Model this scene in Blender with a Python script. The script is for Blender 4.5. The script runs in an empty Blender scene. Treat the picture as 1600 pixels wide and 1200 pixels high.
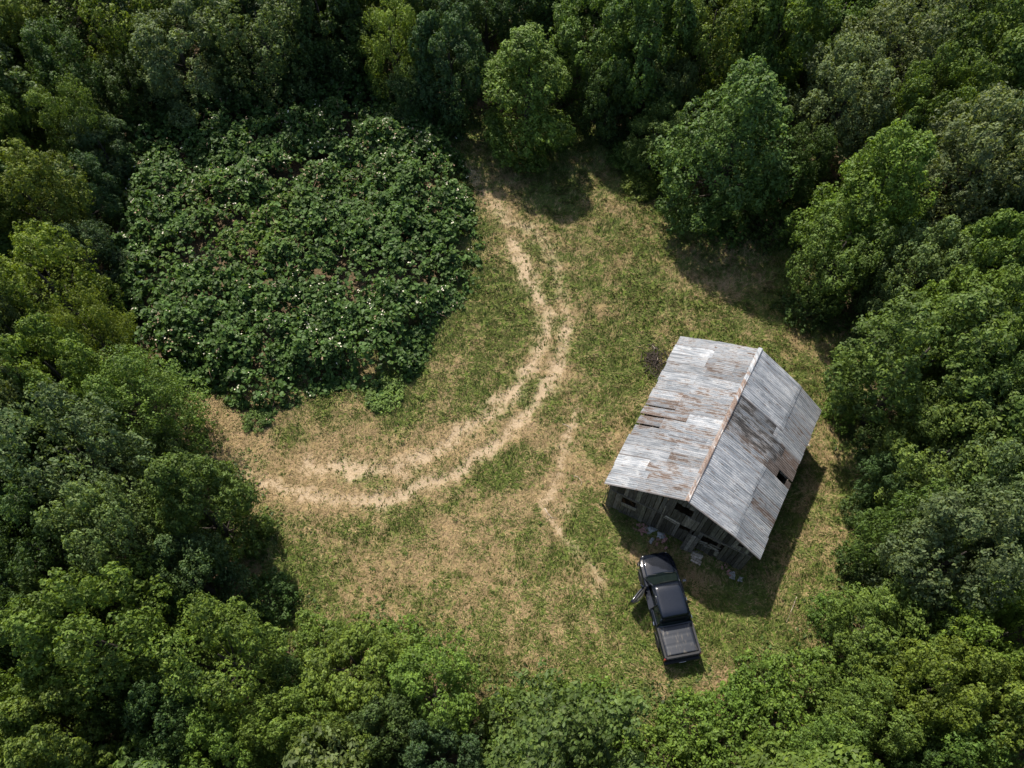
import bpy, math, random
import numpy as np
from mathutils import Vector, Matrix

# ------------------------------------------------------------------ camera, sky, sun, exposure
scene = bpy.context.scene
C = scene.collection
cam_data = bpy.data.cameras.new("camera")
cam_data.sensor_width = 36.0
cam_data.lens = 27.0
cam_data.clip_end = 3000
cam = bpy.data.objects.new("camera", cam_data)
cam.location = (0, 0, 40)
cam.rotation_euler = (math.radians(30), 0, 0)
C.objects.link(cam)
scene.camera = cam

SUN = Vector((-0.25, 0.56, 0.80)).normalized()
SUN_EL = math.asin(SUN.z)
SUN_AZ = math.atan2(SUN.x, SUN.y)
world = bpy.data.worlds.new("World")
scene.world = world
world.use_nodes = True
wn = world.node_tree.nodes
sky = wn.new("ShaderNodeTexSky")
sky.sky_type = 'NISHITA'
sky.sun_disc = False
sky.sun_elevation = SUN_EL
sky.sun_rotation = SUN_AZ
sky.dust_density = 2.0
wn["Background"].inputs[1].default_value = 0.11
world.node_tree.links.new(sky.outputs[0], wn["Background"].inputs[0])
sun_data = bpy.data.lights.new("sun", 'SUN')
sun_data.energy = 4.4
sun_data.angle = math.radians(0.9)
sun_data.color = (1.0, 0.93, 0.82)
sun = bpy.data.objects.new("sun", sun_data)
sun.rotation_euler = (-SUN).to_track_quat('-Z', 'Y').to_euler()
sun.location = SUN * 100
C.objects.link(sun)
scene.view_settings.view_transform = 'Standard'
scene.view_settings.look = 'None'
scene.view_settings.exposure = 0.88
scene.cycles.max_bounces = 6
scene.cycles.diffuse_bounces = 3
scene.cycles.transparent_max_bounces = 6
scene.view_settings.gamma = 1.0
scene.view_settings.use_curve_mapping = False

# ------------------------------------------------------------------ layout in metres (x east, y north)
TREES=[
 (-35.31, 49.56, 2.52, 9.0, 'y', 'R1', 'bright yellow-green tree in the upper left corner of the picture'),
 (-30.45, 44.7, 2.54, 9.1, 'd', 'L1', 'dark green tree just right of the corner tree at upper left'),
 (-27.01, 49.05, 2.81, 9.7, 'y', 'R2', "yellow-green tree at the top edge above the thicket's upper left end"),
 (-23.03, 46.78, 2.86, 9.0, 's', 'T1', "grey-green tree behind the thicket's upper left end, below the top edge"),
 (-29.29, 40.67, 1.96, 8.0, 'y', 'F1', 'small bright feathery tree between the thicket and the left edge, uppermost'),
 (-32.93, 39.16, 2.01, 8.0, 'y', 'R2', "yellow-green tree cut by the left edge, level with thicket's top"),
 (-28.96, 32.75, 2.41, 9.0, 'y', 'R1', "bright lime tree near the left edge, level with the thicket's brown patch"),
 (-17.34, 47.65, 3.2, 10.6, 's', 'R2', "grey-green wide tree at the top edge behind the thicket's middle"),
 (-21.59, 50.97, 2.55, 9.1, 'd', 'L1', 'dark tree at top edge between two grey-green crowns behind the thicket'),
 (-13.74, 50.09, 2.84, 9.7, 'd', 'T2', "dark tree at the top edge behind the thicket's right half"),
 (-8.49, 47.82, 2.26, 9.0, 'y', 'F1', 'yellowish feathery tree standing out from dark forest behind the thicket'),
 (-11.98, 49.73, 2.35, 6.5, 'd', 'L1', "dark low tree directly behind the thicket's upper right, below the feathery tree"),
 (-4.33, 46.06, 2.39, 9.5, 'b', 'T2', 'dark blue-green tree between the feathery tree and the free-standing conical tree'),
 (-6.16, 51.2, 2.42, 8.8, 'd', 'L1', 'dark tree on the top edge above the blue-green tree'),
 (-1.86, 50.78, 2.24, 8.4, 'b', 'L1', 'blue-green tree on the top edge behind the free-standing conical tree'),
 (1.16, 43.23, 3.61, 9.6, 'l', 'C1', "tall light green conical tree standing forward at the clearing's top end"),
 (5.59, 47.36, 2.77, 9.6, 'g', 'T1', 'mid green tree just right of the free-standing conical tree'),
 (2.82, 52.41, 2.58, 9.2, 'd', 'R2', 'dark tree at the top edge directly above the free-standing conical tree'),
 (9.21, 45.19, 2.83, 12.0, 'g', 'T2', 'upright green tree in the top row, second right of the conical tree'),
 (13.46, 46.53, 2.69, 12.0, 'l', 'T1', 'fresh green tree in the top row above the broad clearing-edge tree'),
 (11.08, 43.86, 1.68, 7.0, 's', 'R2', 'small grey-green round tree wedged between taller trees right of conical tree'),
 (9.81, 40.7, 1.92, 5.5, 'g', 'F1', "small loose tree at the clearing's top right corner, lowest of its neighbours"),
 (6.65, 43.86, 1.86, 7.0, 'd', 'L1', 'dark low tree right behind the shadow of the conical tree'),
 (13.8, 36.81, 4.1, 11.8, 'g', 'C2', "broad tall green tree leaning over the clearing's upper right edge"),
 (18.07, 46.87, 2.96, 12.0, 'l', 'T2', 'fresh green upright tree at the top edge right of the broad clearing-edge tree'),
 (21.68, 40.89, 2.85, 10.0, 's', 'R1', 'grey-green round tree right of the broad clearing-edge tree'),
 (23.36, 49.89, 2.75, 9.5, 'g', 'T1', 'green tree at the top edge above the grey-green round tree'),
 (26.01, 45.52, 3.52, 12.0, 's', 'R2', 'large grey-green tree near the top edge, upper right'),
 (31.87, 49.39, 2.82, 9.7, 'g', 'L1', 'green tree at the top edge near the upper right corner'),
 (30.61, 42.29, 3.0, 12.0, 'g', 'T2', 'mid green tree below the top edge near the upper right corner'),
 (35.64, 48.17, 2.71, 9.5, 'g', 'R1', 'green tree in the upper right corner of the picture'),
 (21.45, 32.2, 3.39, 11.5, 'l', 'C2', 'big light green double-crowned tree reaching into clearing above the barn'),
 (19.29, 29.24, 2.34, 8.0, 'g', 'R2', 'lower crown at foot of the light green double-crowned tree, nearest the barn'),
 (26.73, 39.33, 2.29, 11.0, 'l', 'T1', 'fresh green tree between two large grey-green crowns, upper right'),
 (27.52, 33.46, 3.19, 12.0, 's', 'R1', 'largest grey-green spreading crown near the right edge, above the middle'),
 (33.35, 40.22, 2.36, 8.7, 'g', 'L1', 'green tree cut by the right edge below the corner tree'),
 (23.51, 27.61, 2.28, 9.0, 's', 'L1', 'grey-green tree below the spreading crown, right of double-crowned tree'),
 (19.0, 37.7, 1.75, 7.0, 'd', 'L1', 'dark tree in the gap between broad tree and double-crowned tree'),
 (26.77, 26.5, 2.41, 11.0, 'l', 'T2', 'fresh yellow-green tree by the right edge above the big barn-side tree'),
 (20.73, 20.6, 3.37, 11.0, 'g', 'R1', 'very broad green tree right of the barn roof, widest crown on that side'),
 (23.59, 22.26, 2.56, 11.0, 'l', 'T1', 'lighter crown joined to the right of the very broad barn-side tree'),
 (26.33, 21.42, 1.96, 10.0, 's', 'R2', 'grey-green tree cut by the right edge, level with the barn'),
 (23.58, 17.34, 2.28, 11.0, 'g', 'T2', "green tree at the right edge, level with the barn's front"),
 (21.04, 15.71, 2.29, 9.0, 'l', 'L1', 'light loose tree below the very broad barn-side tree'),
 (20.3, 15.69, 1.6, 5.0, 'd', 'L1', "dark low tree at the clearing edge right of the barn's shadow"),
 (22.54, 13.53, 2.19, 10.0, 's', 'R1', 'grey-green round tree by the right edge, lower than the barn'),
 (19.22, 12.27, 1.84, 8.0, 'g', 'R2', 'green tree at the clearing edge below the dark low tree'),
 (19.68, 10.34, 2.49, 10.5, 's', 'R1', "broad pale-tipped tree right of the barn's long shadow"),
 (23.03, 10.3, 1.65, 9.0, 'g', 'L1', 'green tree cut by the right edge beside the pale-tipped tree'),
 (16.94, 7.73, 2.0, 6.5, 'f', 'R2', "bushy low tree at the clearing's lower right corner"),
 (20.85, 7.1, 1.96, 9.5, 'f', 'T1', 'fresh green tree by the right edge, above the yellow pair'),
 (18.22, 5.21, 2.04, 8.5, 'y', 'R1', 'yellow-green tree lower right, next to bushy low tree'),
 (20.66, 4.28, 2.0, 9.0, 'y', 'T2', 'yellow-green tree in lower right corner by the edge'),
 (15.83, 4.16, 1.72, 7.0, 'f', 'L1', 'green loose tree at the lower right, under the bushy low tree'),
 (18.37, 2.37, 1.76, 8.0, 'f', 'R2', 'fresh green tree on the bottom edge at lower right'),
 (13.65, 2.55, 1.58, 6.5, 'f', 'R1', 'light green low tree on the bottom edge right of the shrubs'),
 (-26.18, 26.49, 2.58, 10.0, 'y', 'R2', "yellow-green broad tree by the left edge, level with the thicket's middle"),
 (-22.63, 23.0, 1.81, 9.0, 'y', 'F1', "bright feathery tree against the thicket's lower left edge"),
 (-23.45, 20.24, 2.2, 10.0, 'y', 'T1', "yellow-green tree left of the thicket's lower left corner"),
 (-25.94, 30.16, 1.64, 6.0, 'b', 'L1', 'blue-green low tree in shade between thicket and left edge trees'),
 (-27.68, 35.99, 1.74, 6.0, 'b', 'L1', "blue-green low tree in shade at the thicket's upper left edge"),
 (-19.55, 19.19, 2.54, 8.5, 'l', 'F2', "soft hazy green tree below the thicket's lower left corner"),
 (-27.29, 23.42, 1.68, 9.0, 's', 'R1', "grey-green tree cut by the left edge above the soft hazy tree's level"),
 (-20.58, 15.1, 2.76, 11.0, 's', 'R2', "large grey-green tree at left, above the track's left end"),
 (-25.21, 17.99, 1.75, 10.0, 's', 'T1', 'grey-green tree cut by the left edge beside large grey-green tree'),
 (-15.14, 13.48, 2.51, 9.5, 'g', 'C1', "dense dark-green tree standing forward at the track's left end"),
 (-23.9, 14.41, 1.75, 9.0, 'd', 'L1', 'dark tree cut by the left edge below the large grey-green tree'),
 (-18.02, 11.33, 2.13, 10.0, 's', 'R1', "grey-green tree left of the dense tree at the track's end"),
 (-21.61, 10.97, 1.95, 9.5, 'd', 'R2', 'dark tree near the left edge, lower left quarter'),
 (-15.44, 10.47, 1.88, 7.0, 'b', 'L1', 'dark blue-green crown just below the dense track-end tree'),
 (-16.48, 9.41, 1.5, 7.0, 'd', 'L1', 'dark low tree in the gap left of the blue-green crown'),
 (-17.31, 6.79, 2.67, 11.0, 'f', 'R1', 'largest green dome in the lower left quarter'),
 (-22.14, 7.57, 1.59, 9.0, 'd', 'T2', 'dark tree cut by the left edge beside the largest green dome'),
 (-12.31, 6.29, 2.28, 9.0, 'f', 'R2', "light green tree at the clearing's lower left edge"),
 (-18.21, 3.26, 2.06, 9.5, 'y', 'T2', 'yellow-green tree in the lower left corner by the bottom edge'),
 (-21.34, 4.28, 1.51, 9.0, 'f', 'R2', 'green tree cut by the left edge in lower left corner'),
 (-14.43, 3.84, 1.74, 8.0, 'd', 'L1', 'dark tree between the green dome and the bottom edge'),
 (-12.1, 2.51, 1.61, 7.5, 'f', 'R1', 'light green tree on the bottom edge, left of the leafy hedge-like trees'),
 (-9.54, 3.9, 1.72, 7.0, 'f', 'L1', "green tree below the clearing's lower left edge tree"),
 (-7.02, 6.28, 2.11, 5.5, 'f', 'R2', "leafy bush-like tree at the clearing's bottom left edge"),
 (-3.42, 5.01, 2.0, 6.0, 'f', 'R1', 'leafy tree ending in a point where the bottom edge gap opens'),
 (-5.6, 3.7, 1.62, 6.0, 'd', 'L1', 'dark tree between two leafy trees at bottom edge'),
 (-7.59, 2.53, 1.57, 7.0, 'f', 'T1', 'light green tree on the bottom edge, left of centre'),
 (-3.03, 2.57, 1.6, 6.0, 'b', 'R2', 'blue-green tree on the bottom edge just left of shrubs'),
 (-16.35, 49.76, 2.27, 5.5, 'b', 'L1', "blue-green low tree directly behind the thicket's top middle"),
 (-20.03, 48.31, 2.05, 6.0, 'd', 'R2', "dark low tree directly behind the thicket's top left half"),
 (-27.02, 45.54, 2.09, 6.0, 'd', 'L1', "dark low tree at the thicket's top left corner"),
 (-27.96, 40.09, 1.73, 5.5, 'b', 'L1', "blue-green low tree touching the thicket's upper left rim"),
 (-7.36, 45.89, 1.75, 5.0, 'b', 'L1', "blue-green low tree touching the thicket's upper right rim"),
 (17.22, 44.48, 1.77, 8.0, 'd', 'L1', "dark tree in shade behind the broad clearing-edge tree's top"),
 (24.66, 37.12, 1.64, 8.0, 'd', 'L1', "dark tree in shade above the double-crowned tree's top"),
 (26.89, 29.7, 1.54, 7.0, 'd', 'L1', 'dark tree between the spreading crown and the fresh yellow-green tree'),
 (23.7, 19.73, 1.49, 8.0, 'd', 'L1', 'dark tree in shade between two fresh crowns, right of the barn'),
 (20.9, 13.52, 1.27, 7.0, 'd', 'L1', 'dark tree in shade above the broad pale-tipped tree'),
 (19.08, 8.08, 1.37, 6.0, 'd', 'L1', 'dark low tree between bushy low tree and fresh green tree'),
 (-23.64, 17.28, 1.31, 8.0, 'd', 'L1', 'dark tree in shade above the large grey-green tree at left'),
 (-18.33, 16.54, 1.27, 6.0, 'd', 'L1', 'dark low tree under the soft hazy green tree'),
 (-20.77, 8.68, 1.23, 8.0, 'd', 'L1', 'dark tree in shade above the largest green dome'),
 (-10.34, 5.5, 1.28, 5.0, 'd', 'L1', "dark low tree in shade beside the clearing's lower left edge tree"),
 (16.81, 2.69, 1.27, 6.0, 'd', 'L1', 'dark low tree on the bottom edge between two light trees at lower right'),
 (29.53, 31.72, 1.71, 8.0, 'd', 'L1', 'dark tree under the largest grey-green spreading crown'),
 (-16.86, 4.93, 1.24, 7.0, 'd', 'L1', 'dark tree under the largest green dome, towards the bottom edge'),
]
SHRUBS=[
 (-0.3, 4.36, 1.26, 1.9, 'f', 'green shrub at the left end of the low row along the bottom edge'),
 (1.68, 5.23, 1.1, 1.5, 'f', 'low green shrub in the bottom row, nearest the open dry grass'),
 (3.93, 4.78, 1.39, 1.8, 'f', 'light green shrub in the bottom row below the dry grass'),
 (1.77, 3.26, 1.47, 2.2, 'b', 'blue-green shrub on the bottom edge in the middle'),
 (4.56, 3.13, 1.41, 2.0, 'f', 'light green leafy shrub on the bottom edge, below the low row'),
 (-0.29, 2.73, 1.29, 2.2, 'f', 'light green shrub on the bottom edge next to the leafy trees'),
 (8.23, 4.22, 1.32, 1.9, 'f', 'green shrub straight below the pickup, on the bottom row'),
 (7.01, 2.73, 1.34, 2.2, 'f', 'green shrub on the bottom edge straight below the pickup'),
 (10.3, 4.8, 1.15, 1.6, 'f', 'light green shrub in the bottom row, right of the shrub below the pickup'),
 (11.99, 6.07, 1.29, 1.8, 'f', "green shrub reaching farthest up toward the barn's shadow tip"),
 (12.35, 4.19, 1.55, 2.4, 'f', 'big green shrub at the right end of bottom row'),
 (9.79, 2.86, 1.4, 2.3, 'f', 'light green shrub on the bottom edge, right of centre'),
 (12.34, 2.59, 1.34, 2.5, 'f', 'green shrub on the bottom edge near the light low tree'),
 (14.9, 6.2, 1.47, 2.0, 'f', 'green shrub beside the bushy low tree at lower right'),
 (16.14, 9.3, 0.97, 1.3, 'g', 'small green shrub at the clearing edge above the bushy low tree'),
 (18.28, 11.88, 1.06, 1.6, 'd', "dark shrub at the clearing edge beside the barn's long shadow"),
 (-9.46, 7.86, 1.26, 1.7, 'f', "small green shrub at the clearing's lower left edge by the leafy bush-like tree"),
 (-5.72, 8.05, 1.14, 1.3, 'f', 'small light shrub in front of the leafy bush-like tree'),
 (-12.36, 10.08, 1.3, 1.5, 'd', 'dark shrub at the lower left edge of the dry grass'),
 (8.46, 41.7, 1.37, 1.4, 'g', "small green shrub at the clearing's top, right of the conical tree's shadow"),
 (8.97, 39.15, 1.26, 0.9, 'y', "tiny yellow-green shrub in the sun at the clearing's upper right"),
 (19.23, 21.11, 0.97, 0.9, 'l', "small shrub between the barn's right eave and broad tree"),
 (20.53, 18.97, 1.02, 1.2, 'd', 'dark small shrub beside the pale stone right of the barn'),
 (18.87, 14.78, 0.9, 1.1, 'd', "dark small shrub right of the barn's long shadow"),
 (-7.61, 22.42, 1.14, 0.5, 'l', "light weedy shrub at the thicket's lower right rim"),
 (-14.91, 20.6, 0.75, 0.45, 'g', "small green weed clump below the thicket's bottom"),
 (17.77, 34.97, 1.63, 1.7, 'g', "green shrub under the broad tree's right side at the clearing edge"),
 (-4.72, 45.05, 1.23, 1.3, 'd', "dark small shrub at the thicket's upper right corner"),
 (13.42, 35.91, 1.39, 1.5, 'd', 'dark shrub at the foot of the broad clearing-edge tree'),
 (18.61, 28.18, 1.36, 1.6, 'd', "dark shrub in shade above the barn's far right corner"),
]
OUTER_TREES=[
 (-40.41, 60.04, 3.61, 10.7, 'd', 'T2', 'outer forest tree past the top edge, first from the left'),
 (-34.93, 54.03, 3.93, 9.3, 'g', 'R2', 'outer forest tree past the top edge, second from the left'),
 (-31.69, 58.08, 3.36, 10.8, 'd', 'R2', 'outer forest tree past the top edge, third from the left'),
 (-27.75, 52.82, 4.01, 10.3, 'b', 'R2', 'outer forest tree past the top edge, fourth from the left'),
 (-21.58, 60.18, 3.35, 10.4, 'b', 'L1', 'outer forest tree past the top edge, fifth from the left'),
 (-18.63, 54.8, 4.12, 10.1, 'b', 'T1', 'outer forest tree past the top edge, sixth from the left'),
 (-15.94, 60.33, 3.26, 9.8, 'd', 'R2', 'outer forest tree past the top edge, seventh from the left'),
 (-13.18, 54.64, 3.26, 12.2, 'l', 'T1', 'outer forest tree past the top edge, eighth from the left'),
 (-7.78, 58.69, 4.58, 10.3, 'y', 'L1', 'outer forest tree past the top edge, ninth from the left'),
 (0.33, 55.35, 3.63, 11.4, 'g', 'L1', 'outer forest tree past the top edge, tenth from the left'),
 (6.79, 56.23, 4.54, 10.5, 'b', 'T2', 'outer forest tree past the top edge, eleventh from the left'),
 (12.01, 52.38, 4.2, 9.4, 'd', 'L1', 'outer forest tree past the top edge, twelfth from the left'),
 (15.0, 57.2, 3.29, 11.8, 'd', 'R1', 'outer forest tree past the top edge, thirteenth from the left'),
 (19.03, 52.64, 3.26, 11.2, 'y', 'T2', 'outer forest tree past the top edge, fourteenth from the left'),
 (21.51, 57.0, 4.06, 10.8, 'l', 'T2', 'outer forest tree past the top edge, fifteenth from the left'),
 (26.58, 60.26, 4.05, 10.5, 'b', 'T2', 'outer forest tree past the top edge, sixteenth from the left'),
 (27.19, 54.85, 3.65, 9.2, 'l', 'L1', 'outer forest tree past the top edge, seventeenth from the left'),
 (34.51, 56.2, 4.56, 11.5, 'd', 'T2', 'outer forest tree past the top edge, eighteenth from the left'),
 (38.31, 60.19, 3.73, 10.2, 'y', 'T1', 'outer forest tree past the top edge, nineteenth from the left'),
 (39.99, 55.04, 4.31, 10.0, 'y', 'T1', 'outer forest tree past the top edge, twentieth from the left'),
 (43.66, 60.32, 4.05, 11.7, 's', 'T1', 'outer forest tree past the top edge, twenty-first from the left'),
 (-47.18, 58.59, 4.07, 9.8, 'd', 'T1', 'outer forest tree past the left edge, first from the top'),
 (-42.03, 53.4, 3.32, 10.8, 'g', 'T1', 'outer forest tree past the left edge, second from the top'),
 (-39.1, 48.67, 3.32, 11.3, 'b', 'T1', 'outer forest tree past the left edge, third from the top'),
 (-45.47, 49.6, 4.48, 9.6, 'g', 'L1', 'outer forest tree past the left edge, fourth from the top'),
 (-40.99, 42.95, 4.36, 12.1, 'g', 'T1', 'outer forest tree past the left edge, fifth from the top'),
 (-35.8, 42.91, 4.11, 11.6, 'd', 'T2', 'outer forest tree past the left edge, sixth from the top'),
 (-37.19, 35.81, 3.45, 12.1, 'l', 'T1', 'outer forest tree past the left edge, seventh from the top'),
 (-33.73, 31.59, 4.05, 10.4, 'g', 'T2', 'outer forest tree past the left edge, eighth from the top'),
 (-32.8, 24.51, 4.54, 11.7, 'g', 'T2', 'outer forest tree past the left edge, ninth from the top'),
 (-31.1, 19.14, 3.67, 9.4, 'y', 'R1', 'outer forest tree past the left edge, tenth from the top'),
 (-27.33, 14.72, 4.08, 9.7, 'd', 'T2', 'outer forest tree past the left edge, eleventh from the top'),
 (-26.78, 8.5, 3.48, 10.7, 'b', 'T2', 'outer forest tree past the left edge, twelfth from the top'),
 (-25.85, 3.27, 4.05, 11.4, 'g', 'L1', 'outer forest tree past the left edge, thirteenth from the top'),
 (48.14, 57.43, 3.73, 11.7, 'g', 'R1', 'outer forest tree past the right edge, first from the top'),
 (46.36, 51.79, 4.49, 10.8, 's', 'T2', 'outer forest tree past the right edge, second from the top'),
 (42.18, 47.97, 3.34, 11.1, 'd', 'R2', 'outer forest tree past the right edge, third from the top'),
 (37.87, 42.6, 3.62, 10.9, 'g', 'R1', 'outer forest tree past the right edge, fourth from the top'),
 (40.52, 37.61, 3.99, 10.7, 'b', 'R1', 'outer forest tree past the right edge, fifth from the top'),
 (32.63, 36.36, 3.32, 11.7, 'd', 'L1', 'outer forest tree past the right edge, sixth from the top'),
 (38.09, 32.85, 3.49, 9.7, 'd', 'T2', 'outer forest tree past the right edge, seventh from the top'),
 (33.63, 29.54, 3.78, 12.5, 'b', 'R1', 'outer forest tree past the right edge, eighth from the top'),
 (31.1, 24.92, 3.64, 9.4, 'y', 'R1', 'outer forest tree past the right edge, ninth from the top'),
 (31.31, 16.39, 3.35, 10.4, 's', 'L1', 'outer forest tree past the right edge, tenth from the top'),
 (26.42, 14.47, 4.22, 11.8, 'g', 'T1', 'outer forest tree past the right edge, eleventh from the top'),
 (26.85, 5.31, 3.66, 11.8, 'l', 'T1', 'outer forest tree past the right edge, twelfth from the top'),
 (-21.97, -1.88, 3.81, 9.9, 'y', 'R1', 'outer forest tree past the bottom edge, first from the left'),
 (-16.76, -1.72, 3.97, 9.7, 'g', 'T2', 'outer forest tree past the bottom edge, second from the left'),
 (-6.25, -1.55, 3.5, 9.8, 's', 'R1', 'outer forest tree past the bottom edge, third from the left'),
 (1.93, 1.12, 3.55, 9.5, 'g', 'L1', 'outer forest tree past the bottom edge, fourth from the left'),
 (6.07, -2.55, 4.15, 10.1, 'b', 'L1', 'outer forest tree past the bottom edge, fifth from the left'),
 (11.41, -1.06, 3.6, 10.5, 'l', 'T2', 'outer forest tree past the bottom edge, sixth from the left'),
 (16.37, -2.58, 3.87, 12.4, 'y', 'R1', 'outer forest tree past the bottom edge, seventh from the left'),
 (23.17, -2.52, 3.34, 9.2, 's', 'R2', 'outer forest tree past the bottom edge, eighth from the left'),
]
TRACKS=[
 ([(-14.77, 17.19), (-12.48, 16.3), (-9.93, 15.81), (-7.08, 15.66), (-4.99, 16.34), (-2.89, 17.46), (-0.74, 19.26), (1.13, 21.35), (2.51, 23.54), (3.17, 25.84), (3.49, 27.03)], 0.5, 0.95),
 ([(-11.6, 17.74), (-8.67, 17.46), (-6.51, 17.46), (-4.4, 18.65), (-2.24, 20.29), (-0.38, 22.21), (1.17, 24.22), (1.99, 26.31), (2.11, 28.26), (1.24, 30.28), (0.51, 32.39), (0.0, 34.03)], 0.55, 1.0),
 ([(3.44, 27.76), (2.99, 30.28), (2.64, 32.93), (1.74, 34.87), (-0.44, 36.3), (-2.02, 38.68), (-2.98, 40.84)], 0.6, 0.65),
 ([(3.97, 21.35), (3.14, 19.26), (2.74, 17.26), (2.21, 16.11), (1.69, 15.36), (2.43, 13.89)], 0.3, 0.8),
 ([(1.95, 15.92), (3.17, 15.17)], 0.35, 0.7),
 ([(2.75, 13.35), (4.4, 11.95), (4.48, 10.44)], 0.28, 0.6),
 ([(-18.45, 19.26), (-16.97, 19.26), (-14.82, 17.46), (-12.88, 16.57)], 0.8, 0.32),
 ([(12.99, 32.93), (10.84, 30.8), (9.7, 27.76)], 0.5, 0.25),
]
GREEN=[(-6.2, 24.4, 1.76, 1), (-12.0, 20.5, 1.5, 0.8), (-9.1, 21.3, 1.51, 0.6), (-6.8, 21.3, 1.13, 0.8), (0.4, 31.3, 0.92, 0.9), (0.0, 27.8, 1.62, 0.5), (6.2, 24.0, 1.75, 0.9), (4.9, 21.3, 0.94, 1), (3.5, 15.4, 0.99, 0.8), (4.1, 13.2, 1.37, 1), (5.7, 11.4, 0.84, 1), (0.0, 17.7, 1.45, 0.7), (-2.1, 15.7, 1.42, 0.6), (-0.7, 16.5, 1.43, 0.7), (3.1, 38.1, 2.24, 1), (4.6, 41.8, 2.78, 1), (7.2, 38.7, 1.35, 0.5), (2.0, 12.1, 0.85, 0.5), (7.4, 19.7, 1.11, 0.7), (5.1, 18.1, 0.8, 1), (-9.2, 17.1, 1.08, 0.8), (-5.5, 13.9, 1.39, 0.5), (-3.8, 21.3, 1.51, 0.4), (-8.4, 14.3, 1.04, 0.5), (-12.4, 13.5, 1.04, 0.7), (-10.8, 11.4, 0.87, 0.6), (8.1, 23.1, 0.96, 1), (10.3, 8.2, 1.94, 0.7), (12.2, 7.9, 1.29, 0.7), (17.4, 16.1, 1.42, 0.5), (13.9, 8.2, 1.29, 0.4), (4.9, 9.5, 0.98, 0.5), (-4.6, 31.9, 1.18, 0.7), (11.6, 10.1, 1.98, 0.8), (7.3, 13.9, 1.39, 0.9), (1.5, 23.1, 0.38, 0.8), (0.8, 22.0, 0.46, 0.9), (6.6, 9.5, 0.66, 0.6)]
TAN=[(7.1, 37.5, 2.0, 0.7), (12.6, 31.9, 2.32, 0.6), (8.4, 31.9, 1.69, 0.4), (-2.0, 12.1, 1.87, 0.9), (0.0, 10.8, 1.67, 0.9), (-6.4, 11.1, 1.84, 0.8), (-8.2, 9.5, 1.8, 0.9), (3.2, 8.2, 1.94, 0.7), (-2.6, 7.9, 2.25, 0.9), (1.0, 7.0, 1.91, 0.8), (14.5, 9.8, 1.65, 0.7), (18.3, 23.1, 1.54, 0.8), (14.8, 29.3, 1.64, 0.4), (-6.6, 19.3, 1.66, 0.7), (-4.3, 24.9, 1.57, 0.6), (-4.1, 28.8, 1.43, 0.6), (-13.8, 18.1, 1.82, 0.9), (-17.0, 19.3, 1.66, 0.9), (5.9, 19.3, 0.81, 0.8), (6.3, 6.4, 1.89, 0.8), (10.4, 6.1, 1.26, 0.7), (15.1, 12.8, 0.86, 0.6), (6.2, 29.3, 1.64, 0.3), (-2.8, 41.2, 1.84, 0.8), (-1.3, 37.5, 1.56, 0.8), (-10.2, 12.1, 1.7, 0.6), (17.4, 27.8, 1.62, 0.7), (19.2, 24.9, 1.18, 0.7)]
THICKET=[(-29.07, 43.19), (-27.37, 46.7), (-23.79, 48.98), (-18.66, 50.3), (-13.77, 50.45), (-8.99, 49.12), (-5.13, 46.36), (-4.15, 40.75), (-2.82, 36.54), (-2.2, 34.0), (-2.66, 30.54), (-3.98, 28.04), (-5.88, 26.59), (-6.7, 24.28), (-7.52, 22.73), (-10.18, 22.95), (-12.38, 22.52), (-14.7, 21.74), (-17.3, 22.73), (-20.51, 23.61), (-22.96, 24.28), (-25.29, 28.04), (-26.36, 33.18), (-26.97, 37.71)]
CLEARING=[(-5.32, 46.84), (-1.9, 44.77), (1.41, 43.43), (4.74, 44.43), (8.69, 43.43), (9.45, 38.68), (11.44, 36.3), (13.77, 34.03), (17.55, 33.48), (18.89, 29.26), (20.81, 25.84), (20.01, 22.21), (20.2, 18.05), (19.84, 14.99), (18.83, 12.13), (16.14, 9.78), (15.69, 7.57), (11.98, 6.35), (8.72, 5.47), (5.61, 5.47), (1.87, 5.47), (-1.25, 5.76), (-3.19, 7.26), (-6.49, 8.66), (-10.07, 8.66), (-12.95, 10.44), (-13.74, 13.18), (-14.3, 16.49), (-17.1, 18.05), (-19.27, 20.5), (-17.71, 23.09), (-15.11, 21.35), (-12.67, 22.87), (-10.44, 23.54), (-7.72, 23.32), (-6.03, 27.28), (-2.72, 31.32), (-2.26, 34.87), (-4.4, 41.8)]
BROWN=[(-17.1, 33.5, 2.57, 1), (-20.8, 36.9, 1.77, 0.7), (-15.5, 36.9, 1.77, 0.6), (-10.8, 38.7, 1.35, 0.4), (-21.9, 31.9, 1.47, 0.4)]
# ------------------------------------------------------------------ helpers
rng = np.random.default_rng(11)
random.seed(5)

def obj(name, mesh, parent=None, mat=None):
    o = bpy.data.objects.new(name, mesh)
    C.objects.link(o)
    if mat is not None and len(mesh.materials) == 0:
        mesh.materials.append(mat)
    if parent is not None:
        o.parent = parent
    return o

def empty(name, loc=(0, 0, 0), rz=0.0):
    o = bpy.data.objects.new(name, None)
    o.empty_display_size = 0.3
    o.location = loc
    o.rotation_euler = (0, 0, rz)
    C.objects.link(o)
    return o

def tag(o, label=None, cat=None, group=None, kind=None):
    if label: o["label"] = label
    if cat: o["category"] = cat
    if group: o["group"] = group
    if kind: o["kind"] = kind
    return o

def pymesh(name, verts, faces, smooth=False):
    m = bpy.data.meshes.new(name)
    m.from_pydata([tuple(map(float, v)) for v in verts], [], faces)
    m.update()
    if smooth:
        m.polygons.foreach_set("use_smooth", [True] * len(m.polygons))
    return m

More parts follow.
